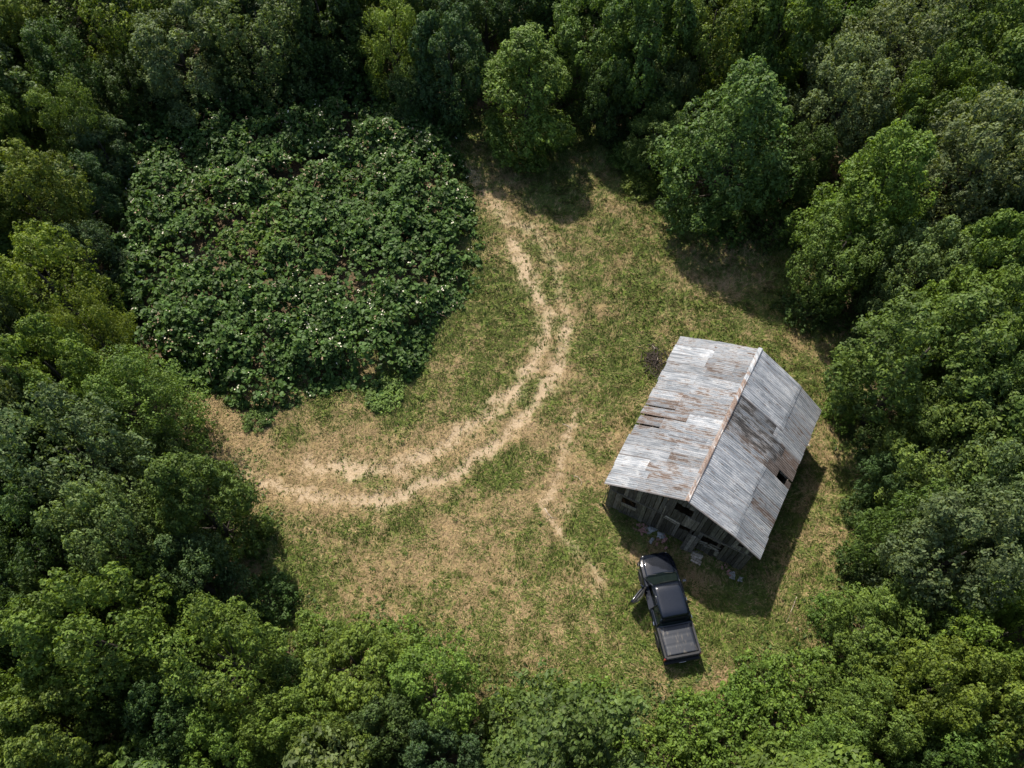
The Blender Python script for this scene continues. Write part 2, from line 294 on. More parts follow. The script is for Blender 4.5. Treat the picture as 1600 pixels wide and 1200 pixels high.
def npmesh(name, V, F, smooth=False):
    """V (n,3), F (m,k) all faces with k corners"""
    V = np.asarray(V, np.float32); F = np.asarray(F, np.int32)
    m = bpy.data.meshes.new(name)
    k = F.shape[1]
    m.vertices.add(len(V)); m.vertices.foreach_set("co", V.ravel())
    m.loops.add(F.size); m.loops.foreach_set("vertex_index", F.ravel())
    m.polygons.add(len(F))
    m.polygons.foreach_set("loop_start", np.arange(0, F.size, k, dtype=np.int32))
    m.polygons.foreach_set("loop_total", np.full(len(F), k, np.int32))
    if smooth:
        m.polygons.foreach_set("use_smooth", np.ones(len(F), bool))
    m.update(calc_edges=True)
    m.validate()
    return m

class MB:
    """collects shapes into one mesh"""
    def __init__(self): self.v = []; self.f = []
    def add(self, v, f):
        n = len(self.v); self.v += [tuple(p) for p in v]; self.f += [tuple(i + n for i in q) for q in f]
        return self
    def box(self, c, s, M=None, taper=1.0):
        hx, hy, hz = s[0] / 2, s[1] / 2, s[2] / 2
        P = [Vector((x * hx * (taper if z > 0 else 1), y * hy * (taper if z > 0 else 1), z * hz)) for z in (-1, 1) for y in (-1, 1) for x in (-1, 1)]
        if M is not None: P = [M @ p for p in P]
        P = [p + Vector(c) for p in P]
        return self.add(P, [(0, 2, 3, 1), (4, 5, 7, 6), (0, 1, 5, 4), (2, 6, 7, 3), (0, 4, 6, 2), (1, 3, 7, 5)])
    def tube(self, pts, rad, n=6):
        pts = [Vector(p) for p in pts]; V = []; F = []
        for i, p in enumerate(pts):
            d = (pts[min(i + 1, len(pts) - 1)] - pts[max(i - 1, 0)]).normalized()
            a = d.orthogonal().normalized() if i == 0 else (a - d * a.dot(d)).normalized()
            b = d.cross(a); r = rad[i] if hasattr(rad, '__len__') else rad
            V += [p + (a * math.cos(2 * math.pi * k / n) + b * math.sin(2 * math.pi * k / n)) * r for k in range(n)]
        for i in range(len(pts) - 1):
            for k in range(n):
                F.append((i * n + k, i * n + (k + 1) % n, (i + 1) * n + (k + 1) % n, (i + 1) * n + k))
        F.append(tuple(range(n - 1, -1, -1))); F.append(tuple(range((len(pts) - 1) * n, len(pts) * n)))
        return self.add(V, F)
    def lathe(self, prof, M=None, n=20):
        """prof list of (r, x) turned about the x axis"""
        V = []; F = []
        for r, x in prof:
            V += [Vector((x, r * math.cos(2 * math.pi * k / n), r * math.sin(2 * math.pi * k / n))) for k in range(n)]
        for i in range(len(prof) - 1):
            for k in range(n):
                F.append((i * n + k, i * n + (k + 1) % n, (i + 1) * n + (k + 1) % n, (i + 1) * n + k))
        F.append(tuple(range(n - 1, -1, -1))); F.append(tuple(range((len(prof) - 1) * n, len(prof) * n)))
        if M is not None: V = [M @ p for p in V]
        return self.add(V, F)
    def grid(self, rows):
        n = len(rows[0]); V = [p for r in rows for p in r]
        F = [(i * n + j, i * n + j + 1, (i + 1) * n + j + 1, (i + 1) * n + j) for i in range(len(rows) - 1) for j in range(n - 1)]
        return self.add(V, F)
    def build(self, name, mat, parent=None, smooth=False, bevel=0):
        o = obj(name, pymesh(name, self.v, self.f, smooth), parent, mat)
        if bevel:
            b = o.modifiers.new("bevel", 'BEVEL'); b.width = bevel; b.segments = 2; b.limit_method = 'ANGLE'; b.angle_limit = math.radians(40)
        return o

def vnoise(x, y, seed=0):
    """smooth value noise in 0..1 on arrays"""
    r = np.random.default_rng(seed).random((256, 256))
    xi = np.floor(x).astype(int); yi = np.floor(y).astype(int)
    fx = x - xi; fy = y - yi
    fx = fx * fx * (3 - 2 * fx); fy = fy * fy * (3 - 2 * fy)
    a = r[xi & 255, yi & 255]; b = r[(xi + 1) & 255, yi & 255]; c = r[xi & 255, (yi + 1) & 255]; d = r[(xi + 1) & 255, (yi + 1) & 255]
    return (a * (1 - fx) + b * fx) * (1 - fy) + (c * (1 - fx) + d * fx) * fy

def fbm(x, y, s, seed=0, oct=4):
    t = 0; amp = 1; tot = 0
    for o in range(oct):
        t = t + amp * vnoise(x / s + 17.3 * o, y / s - 9.1 * o, seed + o); tot += amp; amp *= .55; s *= .5
    return t / tot

def sstep(a, b, x):
    t = np.clip((x - a) / (b - a), 0, 1); return t * t * (3 - 2 * t)

def seg_dist(x, y, pts):
    d = np.full(np.shape(x), 1e9)
    for (x0, y0), (x1, y1) in zip(pts[:-1], pts[1:]):
        dx, dy = x1 - x0, y1 - y0
        t = np.clip(((x - x0) * dx + (y - y0) * dy) / (dx * dx + dy * dy + 1e-9), 0, 1)
        d = np.minimum(d, np.hypot(x - x0 - t * dx, y - y0 - t * dy))
    return d

def in_poly(x, y, poly):
    r = np.zeros(np.shape(x), bool); n = len(poly)
    for i in range(n):
        x0, y0 = poly[i]; x1, y1 = poly[(i + 1) % n]
        c = ((y0 > y) != (y1 > y)) & (x < (x1 - x0) * (y - y0) / (y1 - y0 + 1e-12) + x0)
        r ^= c
    return r

def signed(x, y, poly):
    d = seg_dist(x, y, list(poly) + [poly[0]])
    return np.where(in_poly(x, y, poly), d, -d)      # positive inside

# ------------------------------------------------------------------ materials
def new_mat(name):
    m = bpy.data.materials.new(name); m.use_nodes = True
    nt = m.node_tree; N = nt.nodes; L = nt.links
    return m, nt, N, L, N["Principled BSDF"]

def N_(nt, t, **kw):
    n = nt.nodes.new(t)
    for k, v in kw.items():
        if k.startswith('i_'): n.inputs[k[2:].replace('_', ' ')].default_value = v
        else: setattr(n, k, v)
    return n

def noise(nt, vec, scale, detail=4, rough=.55):
    n = nt.nodes.new("ShaderNodeTexNoise"); n.inputs["Scale"].default_value = scale
    n.inputs["Detail"].default_value = detail; n.inputs["Roughness"].default_value = rough
    if vec is not None: nt.links.new(vec, n.inputs["Vector"])
    return n.outputs["Fac"]

def ramp(nt, fac, stops):
    n = nt.nodes.new("ShaderNodeValToRGB"); e = n.color_ramp.elements
    e[0].position, e[0].color = stops[0][0], (*stops[0][1], 1)
    e[1].position, e[1].color = stops[-1][0], (*stops[-1][1], 1)
    for p, c in stops[1:-1]:
        k = e.new(p); k.color = (*c, 1)
    nt.links.new(fac, n.inputs[0]); return n.outputs[0]

def mixc(nt, fac, a, b, mode='MIX'):
    n = nt.nodes.new("ShaderNodeMix"); n.data_type = 'RGBA'; n.blend_type = mode
    for s, v in ((n.inputs[0], fac), (n.inputs[6], a), (n.inputs[7], b)):
        if hasattr(v, 'is_linked'): nt.links.new(v, s)
        elif isinstance(v, (int, float)): s.default_value = v
        else: s.default_value = (*v, 1)
    return n.outputs[2]

def math_(nt, op, a, b=0.0, c=0.0, clamp=False):
    n = nt.nodes.new("ShaderNodeMath"); n.operation = op; n.use_clamp = clamp
    for s, v in zip(n.inputs, (a, b, c)):
        if hasattr(v, 'is_linked'): nt.links.new(v, s)
        else: s.default_value = v
    return n.outputs[0]

def attr(nt, name):
    n = nt.nodes.new("ShaderNodeAttribute"); n.attribute_name = name; return n

def bump(nt, h, strength, dist, bsdf):
    b = nt.nodes.new("ShaderNodeBump"); b.inputs["Strength"].default_value = strength; b.inputs["Distance"].default_value = dist
    nt.links.new(h, b.inputs["Height"]); nt.links.new(b.outputs[0], bsdf.inputs["Normal"])

def leaf_material(name, rough=.55, trans=.34, spec=.22):
    m, nt, N, L, P = new_mat(name)
    oi = N.new("ShaderNodeObjectInfo"); t = attr(nt, "tint").outputs["Fac"]; h = attr(nt, "hue").outputs["Fac"]
    v = math_(nt, 'MULTIPLY_ADD', t, 1.25, 0.36)
    sc = N.new("ShaderNodeVectorMath"); sc.operation = 'SCALE'
    L.new(oi.outputs["Color"], sc.inputs[0]); L.new(v, sc.inputs["Scale"])
    warm = mixc(nt, h, sc.outputs[0], (1.30, 1.10, .60), 'MULTIPLY')
    L.new(warm, P.inputs["Base Color"]); P.inputs["Roughness"].default_value = rough
    P.inputs["Specular IOR Level"].default_value = spec
    tr = N.new("ShaderNodeBsdfTranslucent"); tc = mixc(nt, 1.0, warm, (1.36, 1.34, .48), 'MULTIPLY'); L.new(tc, tr.inputs[0])
    mx = N.new("ShaderNodeMixShader"); mx.inputs[0].default_value = trans
    L.new(P.outputs[0], mx.inputs[1]); L.new(tr.outputs[0], mx.inputs[2])
    L.new(mx.outputs[0], N["Material Output"].inputs[0])
    return m

MAT_LEAF = leaf_material("leaf")
MAT_BRAMBLE = leaf_material("bramble_leaf", rough=.55, trans=.32, spec=.22)

def simple(name, col, rough=.6, metal=0.0, var=.25, scale=6.0, spec=.4, coat=0.0, bumps=0.0):
    m, nt, N, L, P = new_mat(name)
    tc = N.new("ShaderNodeTexCoord")
    f = noise(nt, tc.outputs["Object"], scale)
    c = ramp(nt, f, [(.3, tuple(x * (1 - var) for x in col)), (.7, tuple(min(1, x * (1 + var)) for x in col))])
    L.new(c, P.inputs["Base Color"]); P.inputs["Roughness"].default_value = rough; P.inputs["Metallic"].default_value = metal
    P.inputs["Specular IOR Level"].default_value = spec; P.inputs["Coat Weight"].default_value = coat; P.inputs["Coat Roughness"].default_value = .06
    if bumps: bump(nt, noise(nt, tc.outputs["Object"], scale * 5), bumps, .02, P)
    return m

MAT_BARK = simple("bark", (.045, .037, .029), .9, var=.5, scale=9, bumps=.5)
MAT_CANE = simple("dry_cane", (.23, .145, .095), .8, var=.5, scale=3)
MAT_FLOWER = simple("white_blossom", (.56, .53, .40), .7, var=.2)
MAT_STONE = simple("pale_stone", (.55, .51, .45), .9, var=.25, scale=8, bumps=.4)

def wood_material():
    m, nt, N, L, P = new_mat("weathered_board")
    uv = N.new("ShaderNodeTexCoord"); oi = N.new("ShaderNodeObjectInfo")
    mp = N.new("ShaderNodeMapping"); mp.inputs["Scale"].default_value = (14, 14, 1.3); L.new(uv.outputs["Object"], mp.inputs[0])
    add = N.new("ShaderNodeVectorMath"); add.operation = 'ADD'; L.new(mp.outputs[0], add.inputs[0])
    r10 = math_(nt, 'MULTIPLY', oi.outputs["Random"], 37.0); L.new(r10, add.inputs[1])
    g = noise(nt, add.outputs[0], 1.6, 6, .65)
    base = ramp(nt, g, [(.25, (.055, .049, .041)), (.5, (.155, .142, .122)), (.75, (.33, .305, .268))])
    per = ramp(nt, oi.outputs["Random"], [(0, (.42, .40, .37)), (.35, (.75, .72, .68)), (.7, (1.0, .97, .92)), (1, (1.7, 1.65, 1.55))])
    col = mixc(nt, 1.0, base, per, 'MULTIPLY')
    moss = noise(nt, uv.outputs["Object"], 1.7, 5, .7)
    mf = ramp(nt, moss, [(.56, (0, 0, 0)), (.70, (1, 1, 1))])
    col = mixc(nt, math_(nt, 'MULTIPLY', mf, .45), col, (.10, .10, .055))
    col = mixc(nt, 1.0, col, oi.outputs["Color"], 'MULTIPLY')
    L.new(col, P.inputs["Base Color"]); P.inputs["Roughness"].default_value = .9; P.inputs["Specular IOR Level"].default_value = .2
    bump(nt, g, .6, .01, P)
    return m
MAT_WOOD = wood_material()

def roof_material():
    m, nt, N, L, P = new_mat("weathered_tin")
    uv = N.new("ShaderNodeUVMap"); uv.uv_map = "UVMap"; oi = N.new("ShaderNodeObjectInfo")
    sep = N.new("ShaderNodeSeparateColor"); L.new(oi.outputs["Color"], sep.inputs[0])
    off = N.new("ShaderNodeVectorMath"); off.operation = 'ADD'; L.new(uv.outputs[0], off.inputs[0])
    rnd = math_(nt, 'MULTIPLY', oi.outputs["Random"], 61.0); L.new(rnd, off.inputs[1])
    st = N.new("ShaderNodeMapping"); st.inputs["Scale"].default_value = (9, .75, 1); L.new(off.outputs[0], st.inputs[0])
    st2 = N.new("ShaderNodeMapping"); st2.inputs["Scale"].default_value = (3.2, 1.3, 1); L.new(off.outputs[0], st2.inputs[0])
    streak = noise(nt, st.outputs[0], 1.0, 5, .6); blotch = noise(nt, st2.outputs[0], 1.0, 5, .65); fine = noise(nt, off.outputs[0], 30, 3, .6)
    zinc = ramp(nt, streak, [(.28, (.14, .155, .17)), (.47, (.30, .32, .34)), (.62, (.50, .51, .52))])
    zinc = mixc(nt, ramp(nt, blotch, [(.50, (0, 0, 0)), (.66, (.75, .75, .75))]), zinc, (.60, .605, .60))
    zinc = mixc(nt, ramp(nt, fine, [(.35, (.5, .5, .5)), (.6, (0, 0, 0))]), zinc, (.16, .165, .17), 'MIX')
    # dirt lines where side laps and corrugation valleys hold grime
    sepu = N.new("ShaderNodeSeparateXYZ"); L.new(uv.outputs[0], sepu.inputs[0])
    lap = ramp(nt, sepu.outputs[0], [(.03, (1, 1, 1)), (.09, (0, 0, 0))])
    zinc = mixc(nt, math_(nt, 'MULTIPLY', lap, math_(nt, 'MULTIPLY_ADD', streak, 2.0, -.35), clamp=True), zinc, (.15, .11, .085))
    # rust
    rm = math_(nt, 'ADD', math_(nt, 'MULTIPLY_ADD', streak, .55, math_(nt, 'MULTIPLY', blotch, .55)), math_(nt, 'MULTIPLY_ADD', sep.outputs[0], .42, -.33))
    rf = ramp(nt, rm, [(.37, (0, 0, 0)), (.47, (1, 1, 1))])
    rc = ramp(nt, fine, [(.3, (.060, .042, .034)), (.5, (.145, .100, .078)), (.7, (.30, .235, .19))])
    dark = mixc(nt, ramp(nt, blotch, [(.36, (0, 0, 0)), (.56, (1, 1, 1))]), mixc(nt, .35, ramp(nt, streak, [(.35, (.05, .048, .046)), (.6, (.30, .295, .29))]), rc), (.045, .042, .040))
    rc = mixc(nt, sep.outputs[2], rc, dark)
    st3 = N.new("ShaderNodeMapping"); st3.inputs["Scale"].default_value = (11, 1.5, 1); L.new(off.outputs[0], st3.inputs[0])
    s3 = noise(nt, st3.outputs[0], 1.0, 3, .7)
    zinc = mixc(nt, ramp(nt, s3, [(.60, (0, 0, 0)), (.66, (.85, .85, .85))]), zinc, rc)
    zinc = mixc(nt, ramp(nt, s3, [(.30, (.8, .8, .8)), (.36, (0, 0, 0))]), zinc, (.10, .095, .09))
    col = mixc(nt, rf, zinc, rc)
    sc = N.new("ShaderNodeVectorMath"); sc.operation = 'SCALE'; L.new(col, sc.inputs[0]); L.new(sep.outputs[1], sc.inputs["Scale"])
    L.new(sc.outputs[0], P.inputs["Base Color"])
    L.new(ramp(nt, rf, [(0, (.25, .25, .25)), (1, (0, 0, 0))]), P.inputs["Metallic"])
    L.new(ramp(nt, rf, [(0, (.5, .5, .5)), (1, (.9, .9, .9))]), P.inputs["Roughness"])
    bump(nt, blotch, .35, .03, P)
    return m
MAT_TIN = roof_material()

def ground_material():
    m, nt, N, L, P = new_mat("clearing_ground")
    geo = N.new("ShaderNodeNewGeometry"); pos = geo.outputs["Position"]
    a = attr(nt, "cover"); sep = N.new("ShaderNodeSeparateColor"); L.new(a.outputs["Color"], sep.inputs[0])
    n1 = noise(nt, pos, 5.5, 5, .65); n2 = noise(nt, pos, 17, 4, .65); n3 = noise(nt, pos, 1.4, 4, .6); n4 = noise(nt, pos, 2.6, 3, .6)
    straw = ramp(nt, n2, [(.3, (.205, .142, .067)), (.5, (.265, .190, .094)), (.7, (.32, .238, .124))])
    straw = mixc(nt, ramp(nt, n3, [(.4, (0, 0, 0)), (.65, (.7, .7, .7))]), straw, (.22, .150, .098))
    green = ramp(nt, n2, [(.3, (.056, .082, .015)), (.52, (.086, .117, .023)), (.72, (.122, .150, .034))])
    gsel = math_(nt, 'ADD', sep.outputs[0], math_(nt, 'ADD', math_(nt, 'MULTIPLY_ADD', n1, 1.3, -.65), math_(nt, 'MULTIPLY_ADD', n2, .7, -.35)))
    gsel = math_(nt, 'ADD', gsel, math_(nt, 'MULTIPLY_ADD', n4, 1.1, -.55))
    col = mixc(nt, ramp(nt, gsel, [(.25, (0, 0, 0)), (.85, (1, 1, 1))]), straw, green)
    bare = ramp(nt, n2, [(.28, (.26, .19, .115)), (.5, (.34, .26, .166)), (.7, (.41, .325, .22))])
    bsel = math_(nt, 'ADD', sep.outputs[1], math_(nt, 'ADD', math_(nt, 'MULTIPLY_ADD', n1, .9, -.45), math_(nt, 'MULTIPLY_ADD', n2, .6, -.3)))
    col = mixc(nt, ramp(nt, bsel, [(.18, (0, 0, 0)), (.95, (1, 1, 1))]), col, bare)
    litter = ramp(nt, n1, [(.3, (.060, .046, .026)), (.55, (.115, .084, .050)), (.75, (.18, .135, .085))])
    col = mixc(nt, sep.outputs[2], col, litter)
    L.new(col, P.inputs["Base Color"]); P.inputs["Roughness"].default_value = .95; P.inputs["Specular IOR Level"].default_value = .1
    bump(nt, math_(nt, 'ADD', n2, math_(nt, 'MULTIPLY', n1, 1.5)), .7, .08, P)
    return m

def blade_material():
    m, nt, N, L, P = new_mat("grass_blade")
    a = attr(nt, "blade"); L.new(a.outputs["Color"], P.inputs["Base Color"])
    P.inputs["Roughness"].default_value = .7; P.inputs["Specular IOR Level"].default_value = .2
    return m

# ------------------------------------------------------------------ ground
def cover(x, y):
    """green, bare, litter weights at ground points"""
    w = fbm(x, y, 2.2, 3); w2 = fbm(x, y, .8, 40, 3)
    g = .70 + (fbm(x, y, 5.5, 21) - .5) * 1.3 + (w - .5) * .9 + (w2 - .5) * .8
    wx = x + (fbm(x, y, 1.6, 60) - .5) * 1.6; wy = y + (fbm(x, y, 1.6, 70) - .5) * 1.6
    for (px, py, r, s) in GREEN:
        g = g + .42 * s * np.exp(-(((wx - px) ** 2 + (wy - py) ** 2) / (r * r * 1.1)))
    for (px, py, r, s) in TAN:
        g = g - .27 * s * np.exp(-(((wx - px) ** 2 + (wy - py) ** 2) / (r * r * 1.1)))
    b = np.zeros_like(x)
    jx = x + (fbm(x, y, 1.0, 80) - .5) * 1.1; jy = y + (fbm(x, y, 1.0, 90) - .5) * 1.1
    for pts, wd, s in TRACKS:
        d = seg_dist(jx, jy, pts)
        b = np.maximum(b, s * np.exp(-(d / (wd * 1.15)) ** 2) * np.clip(.45 + .95 * fbm(x, y, .9, 95, 3), 0, 1.1))
        g = g - .30 * s * np.exp(-(d / (wd * 2.0)) ** 2)
    sd = signed(wx, wy, CLEARING)
    lit = sstep(.4, -2.2, sd + (w - .5) * 2.0)
    lit = np.maximum(lit, sstep(-.1, .4, signed(x, y, [(5.1, 15.4), (12.0, 11.8), (16.5, 19.6), (9.8, 24.1)])))
    edge = np.exp(-((sd - .6) / 1.6) ** 2)
    g = g + .12 * edge - .15 * lit
    return np.clip(g, 0, 1), np.clip(b, 0, 1), np.clip(lit, 0, 1), sd

def height(x, y):
    h = (fbm(x, y, 9, 5) - .5) * .30 + (fbm(x, y, 2.0, 15) - .5) * .10
    for pts, wd, s in TRACKS[:2]:
        h = h - .05 * np.exp(-(seg_dist(x, y, pts) / .5) ** 2)
    # level pad under barn and truck
    pad = np.exp(-(((x - 9.8) / 7.5) ** 2 + ((y - 15.0) / 8.5) ** 2) ** 3)
    return h * (1 - pad)

xs = np.concatenate([[-1500, -700, -300, -140, -80, -55, -42, -36], np.arange(-31, 31.01, .135), [36, 42, 55, 80, 140, 300, 700, 1500]])
ys = np.concatenate([[-1500, -600, -250, -100, -50, -25, -12, -5], np.arange(0, 52.01, .135), [56, 62, 70, 85, 120, 200, 400, 800, 1500]])
GX, GY = np.meshgrid(xs, ys, indexing='ij')
g_, b_, l_, _ = cover(GX, GY)
GZ = height(GX, GY)
nx, ny = GX.shape
idx = np.arange(nx * ny).reshape(nx, ny)
F = np.stack([idx[:-1, :-1], idx[1:, :-1], idx[1:, 1:], idx[:-1, 1:]], -1).reshape(-1, 4)
gm = npmesh("ground", np.stack([GX, GY, GZ], -1).reshape(-1, 3), F, True)
ca = gm.attributes.new("cover", 'FLOAT_COLOR', 'POINT')
ca.data.foreach_set("color", np.stack([g_, b_, l_, np.ones_like(g_)], -1).astype(np.float32).ravel())
ground = obj("ground", gm, None, ground_material())
tag(ground, kind="structure")

def gz(x, y):
    return float(height(np.array([x], float), np.array([y], float))[0])

# grass: single blades and fallen straw, all over the clearing
def make_grass(n, seed):
    r = np.random.default_rng(seed)
    x = r.uniform(-20, 24, n * 2); y = r.uniform(2, 44, n * 2)
    g, b, lit, sd = cover(x, y)
    wx, wy = x, y
    barn_poly = [(5.3, 15.4), (12.0, 11.9), (16.4, 19.5), (9.8, 23.9)]
    keep = (sd > -1.6) & (r.random(n * 2) > b * .9) & ~in_poly(x, y, barn_poly)
    x = x[keep][:n]; y = y[keep][:n]; g = g[keep][:n]; lit = lit[keep][:n]
    n = len(x); k = 4
    fine = fbm(x, y, .35, 120, 2)
    isg = (g + (fine - .5) * 1.1 + r.normal(0, .25, n)) > .50
    X = np.repeat(x, k); Y = np.repeat(y, k); G = np.repeat(isg, k) ^ (r.random(n * k) < .16); T = n * k
    lush = np.repeat(g, k)
    X = X + r.normal(0, .045, T); Y = Y + r.normal(0, .045, T)
    Z = height(X, Y)
    ang = fbm(X, Y, 1.3, 140, 2) * 14 + r.normal(0, .7, T); ln = np.where(G, r.uniform(.07, .20, T) * (.7 + .7 * lush), r.uniform(.10, .34, T))
    lean = np.where(G, r.uniform(.35, 1.2, T), r.uniform(.9, 1.5, T)); wd = np.where(G, r.uniform(.016, .034, T), r.uniform(.008, .019, T))
    dx = np.cos(ang); dy = np.sin(ang)
    tip = np.stack([X + dx * ln * np.sin(lean), Y + dy * ln * np.sin(lean), Z + .01 + ln * np.cos(lean)], -1)
    a = np.stack([X - dy * wd, Y + dx * wd, Z], -1); c = np.stack([X + dy * wd, Y - dx * wd, Z], -1)
    V = np.stack([a, c, tip], 1).reshape(-1, 3); F = np.arange(T * 3).reshape(-1, 3)
    m = npmesh("grass", V, F)
    u = r.random(T)[:, None]; u2 = r.random(T)[:, None]
    gc = np.array([.064, .092, .018]) * (1 - u) + np.array([.122, .148, .034]) * u
    sc = np.array([.21, .148, .068]) * (1 - u) + np.array([.34, .255, .130]) * u
    col = np.where(G[:, None], gc * (.8 + .4 * u2), sc * (.8 + .35 * u2))
    at = m.attributes.new("blade", 'FLOAT_COLOR', 'CORNER')
    at.data.foreach_set("color", np.repeat(np.concatenate([col, np.ones((T, 1))], 1), 3, 0).astype(np.float32).ravel())
    return m
grass = obj("grass", make_grass(110000, 8), None, blade_material())
tag(grass, "short patchy grass and dry straw covering the clearing", "grass", kind="stuff")

# ------------------------------------------------------------------ foliage
def unit(v): return v / (np.linalg.norm(v, axis=-1, keepdims=True) + 1e-9)

def leaves(P, Nrm, size, r, aspect=.62, fold=.25):
    """one folded kite per leaf; returns V, F (two triangles each)"""
    n = len(P)
    t = r.normal(size=(n, 3)); t[:, 2] -= .35
    A = unit(t - Nrm * (t * Nrm).sum(1, keepdims=True)); B = np.cross(Nrm, A)
    s = size[:, None]
    base = P - A * s * .45; tip = P + A * s * .55 - Nrm * s * .10
    lf = P - A * s * .05 + B * s * aspect * .5 + Nrm * s * fold * .35
    rt = P - A * s * .05 - B * s * aspect * .5 + Nrm * s * fold * .35
    V = np.stack([base, lf, tip, rt], 1).reshape(-1, 3)
    i = np.arange(n)[:, None] * 4
    F = np.concatenate([i + np.array([[0, 2, 1]]), i + np.array([[0, 3, 2]])], 1).reshape(-1, 3)
    return V, F

def set_leaf_attrs(m, tint, hue):
    for nm, v in (("tint", tint), ("hue", hue)):
        a = m.attributes.new(nm, 'FLOAT', 'FACE'); a.data.foreach_set("value", np.repeat(v, 2).astype(np.float32))

def crown(seed, R=3.0, H=10.0, low=.18, shape='round', nlobe=34, lobe=(.75, 1.25), nclump=32, clump=.33, nleaf=20, size=.18, loose=0.10, core=70, sep=.80):
    r = np.random.default_rng(seed)
    # envelope radius as a function of relative height
    def env(t):
        if shape == 'cone': return np.clip(1.25 * (1 - t) ** .62, 0, 1) * np.clip(.62 + t * 1.6, 0, 1)
        if shape == 'tall': return np.sqrt(np.clip(1 - ((t - .45) / .57) ** 2, 0, 1))
        if shape == 'low': return np.sqrt(np.clip(1 - ((t - .25) / .76) ** 2, 0, 1))
        return np.sqrt(np.clip(1 - ((t - .48) / .54) ** 2, 0, 1)) ** .85
    LC = []; LR = []
    tries = 0
    while len(LC) < nlobe and tries < 4000:
        tries += 1
        t = r.uniform(.02, .93) ** .85; a = r.uniform(0, 2 * np.pi); rr = env(t) * R * r.uniform(.45, .86) ** .6
        lr = r.uniform(*lobe) * (.8 if t > .8 else 1)
        rr = max(0, min(rr, env(t) * R - lr * .45)) * (1 + r.normal(0, .17))
        c = np.array([rr * np.cos(a), rr * np.sin(a), H * (low + (1 - low) * t) - lr * .45])
        if all(np.linalg.norm((c - q) / (1, 1, 1.1)) > sep * max(lr, q2) for q, q2 in zip(LC, LR)):
            LC.append(c); LR.append(lr)
    LC = np.array(LC); LR = np.array(LR)
    cen = np.array([0, 0, H * (low + (1 - low) * .38)])
    CP = []; CD = []; CL = []
    for i in range(len(LC)):
        out = unit((LC[i] - cen) * (1, 1, .8)) + np.array([0, 0, .55])
        d = unit(r.normal(size=(nclump * 3, 3))); d = d[(d @ unit(out)) > -.38 - .3 * r.random(len(d))][:nclump]
        p = LC[i] + d * LR[i] * (r.uniform(.72, 1.12 + loose, len(d)) ** .8)[:, None] * np.array([1, 1, .85])
        dist = np.linalg.norm(p[:, None] - LC[None], axis=2) / LR[None]; dist[:, i] = 9
        ok = dist.min(1) > .70
        CP.append(p[ok]); CD.append(d[ok]); CL.append(np.full(ok.sum(), i))
    CP = np.concatenate(CP); CD = np.concatenate(CD); CL = np.concatenate(CL)
    nc = len(CP); cr = clump * r.uniform(.7, 1.35, nc)
    k = nleaf; T = nc * k
    up = unit(CD * .7 + np.array([0, 0, .75]))
    d = unit(r.normal(size=(T, 3)) + np.repeat(up, k, 0) * .9)
    P = np.repeat(CP, k, 0) + d * np.repeat(cr, k)[:, None] * (r.uniform(.35, 1.05, T) ** .6)[:, None] * np.array([.82, .82, 1.25])
    Nn = unit(d * 1.5 + np.repeat(up, k, 0) * .2 + r.normal(0, .42, (T, 3)))
    nk = int(core * np.mean(LR) / .9); LI = np.repeat(np.arange(len(LC)), nk)
    q = unit(r.normal(size=(len(LI), 3))) * (LR[LI] * r.uniform(.25, .72, len(LI)))[:, None] + LC[LI]
    P = np.concatenate([P, q]); Nn = np.concatenate([Nn, unit(r.normal(0, .45, (len(q), 3)) + np.array([0, 0, 1.0]))])
    T2 = len(q)
    P[:, 2] = np.maximum(P[:, 2], .15)
    V, F = leaves(P, Nn, size * r.uniform(.65, 1.3, T + T2), r)
    m = npmesh("crown", V, F)
    lobe_t = r.random(len(LC)); cl_t = r.random(nc)
    tint = np.clip(.22 * lobe_t[np.repeat(CL, k)] + .52 * np.repeat(cl_t, k) + .32 * r.random(T) - .02, 0, 1)
    hue = np.clip(r.normal(.18, .22, T) + .35 * (np.repeat(cl_t, k) - .5), 0, 1)
    tint = np.concatenate([tint, r.uniform(.1, .8, T2)]); hue = np.concatenate([hue, np.clip(r.normal(.28, .25, T2), 0, 1)])
    set_leaf_attrs(m, tint, hue)
    m.materials.append(MAT_LEAF)
    # trunk with limbs to the larger lobes
    tb = MB()
    tr = .028 * H
    pts = [(0, 0, -.2), (.04, .02, H * .12), (.10, -.05, H * .35), (.02, .08, H * .52), (0, 0, H * .72)]
    tb.tube(pts, [tr * 1.45, tr, tr * .8, tr * .5, tr * .14], 8)
    for i in np.argsort(-LR)[:12]:
        z0 = max(.6, min(LC[i][2] * .62, H * .62)); q = LC[i]
        mid = (q[0] * .5, q[1] * .5, z0 + (q[2] - z0) * .35)
        q = q * (.72, .72, .86)
        tb.tube([(0, 0, z0), mid, tuple(q)], [tr * .26, tr * .17, tr * .06], 5)
    tm = pymesh("trunk", tb.v, tb.f, True); tm.materials.append(MAT_BARK)
    return m, tm

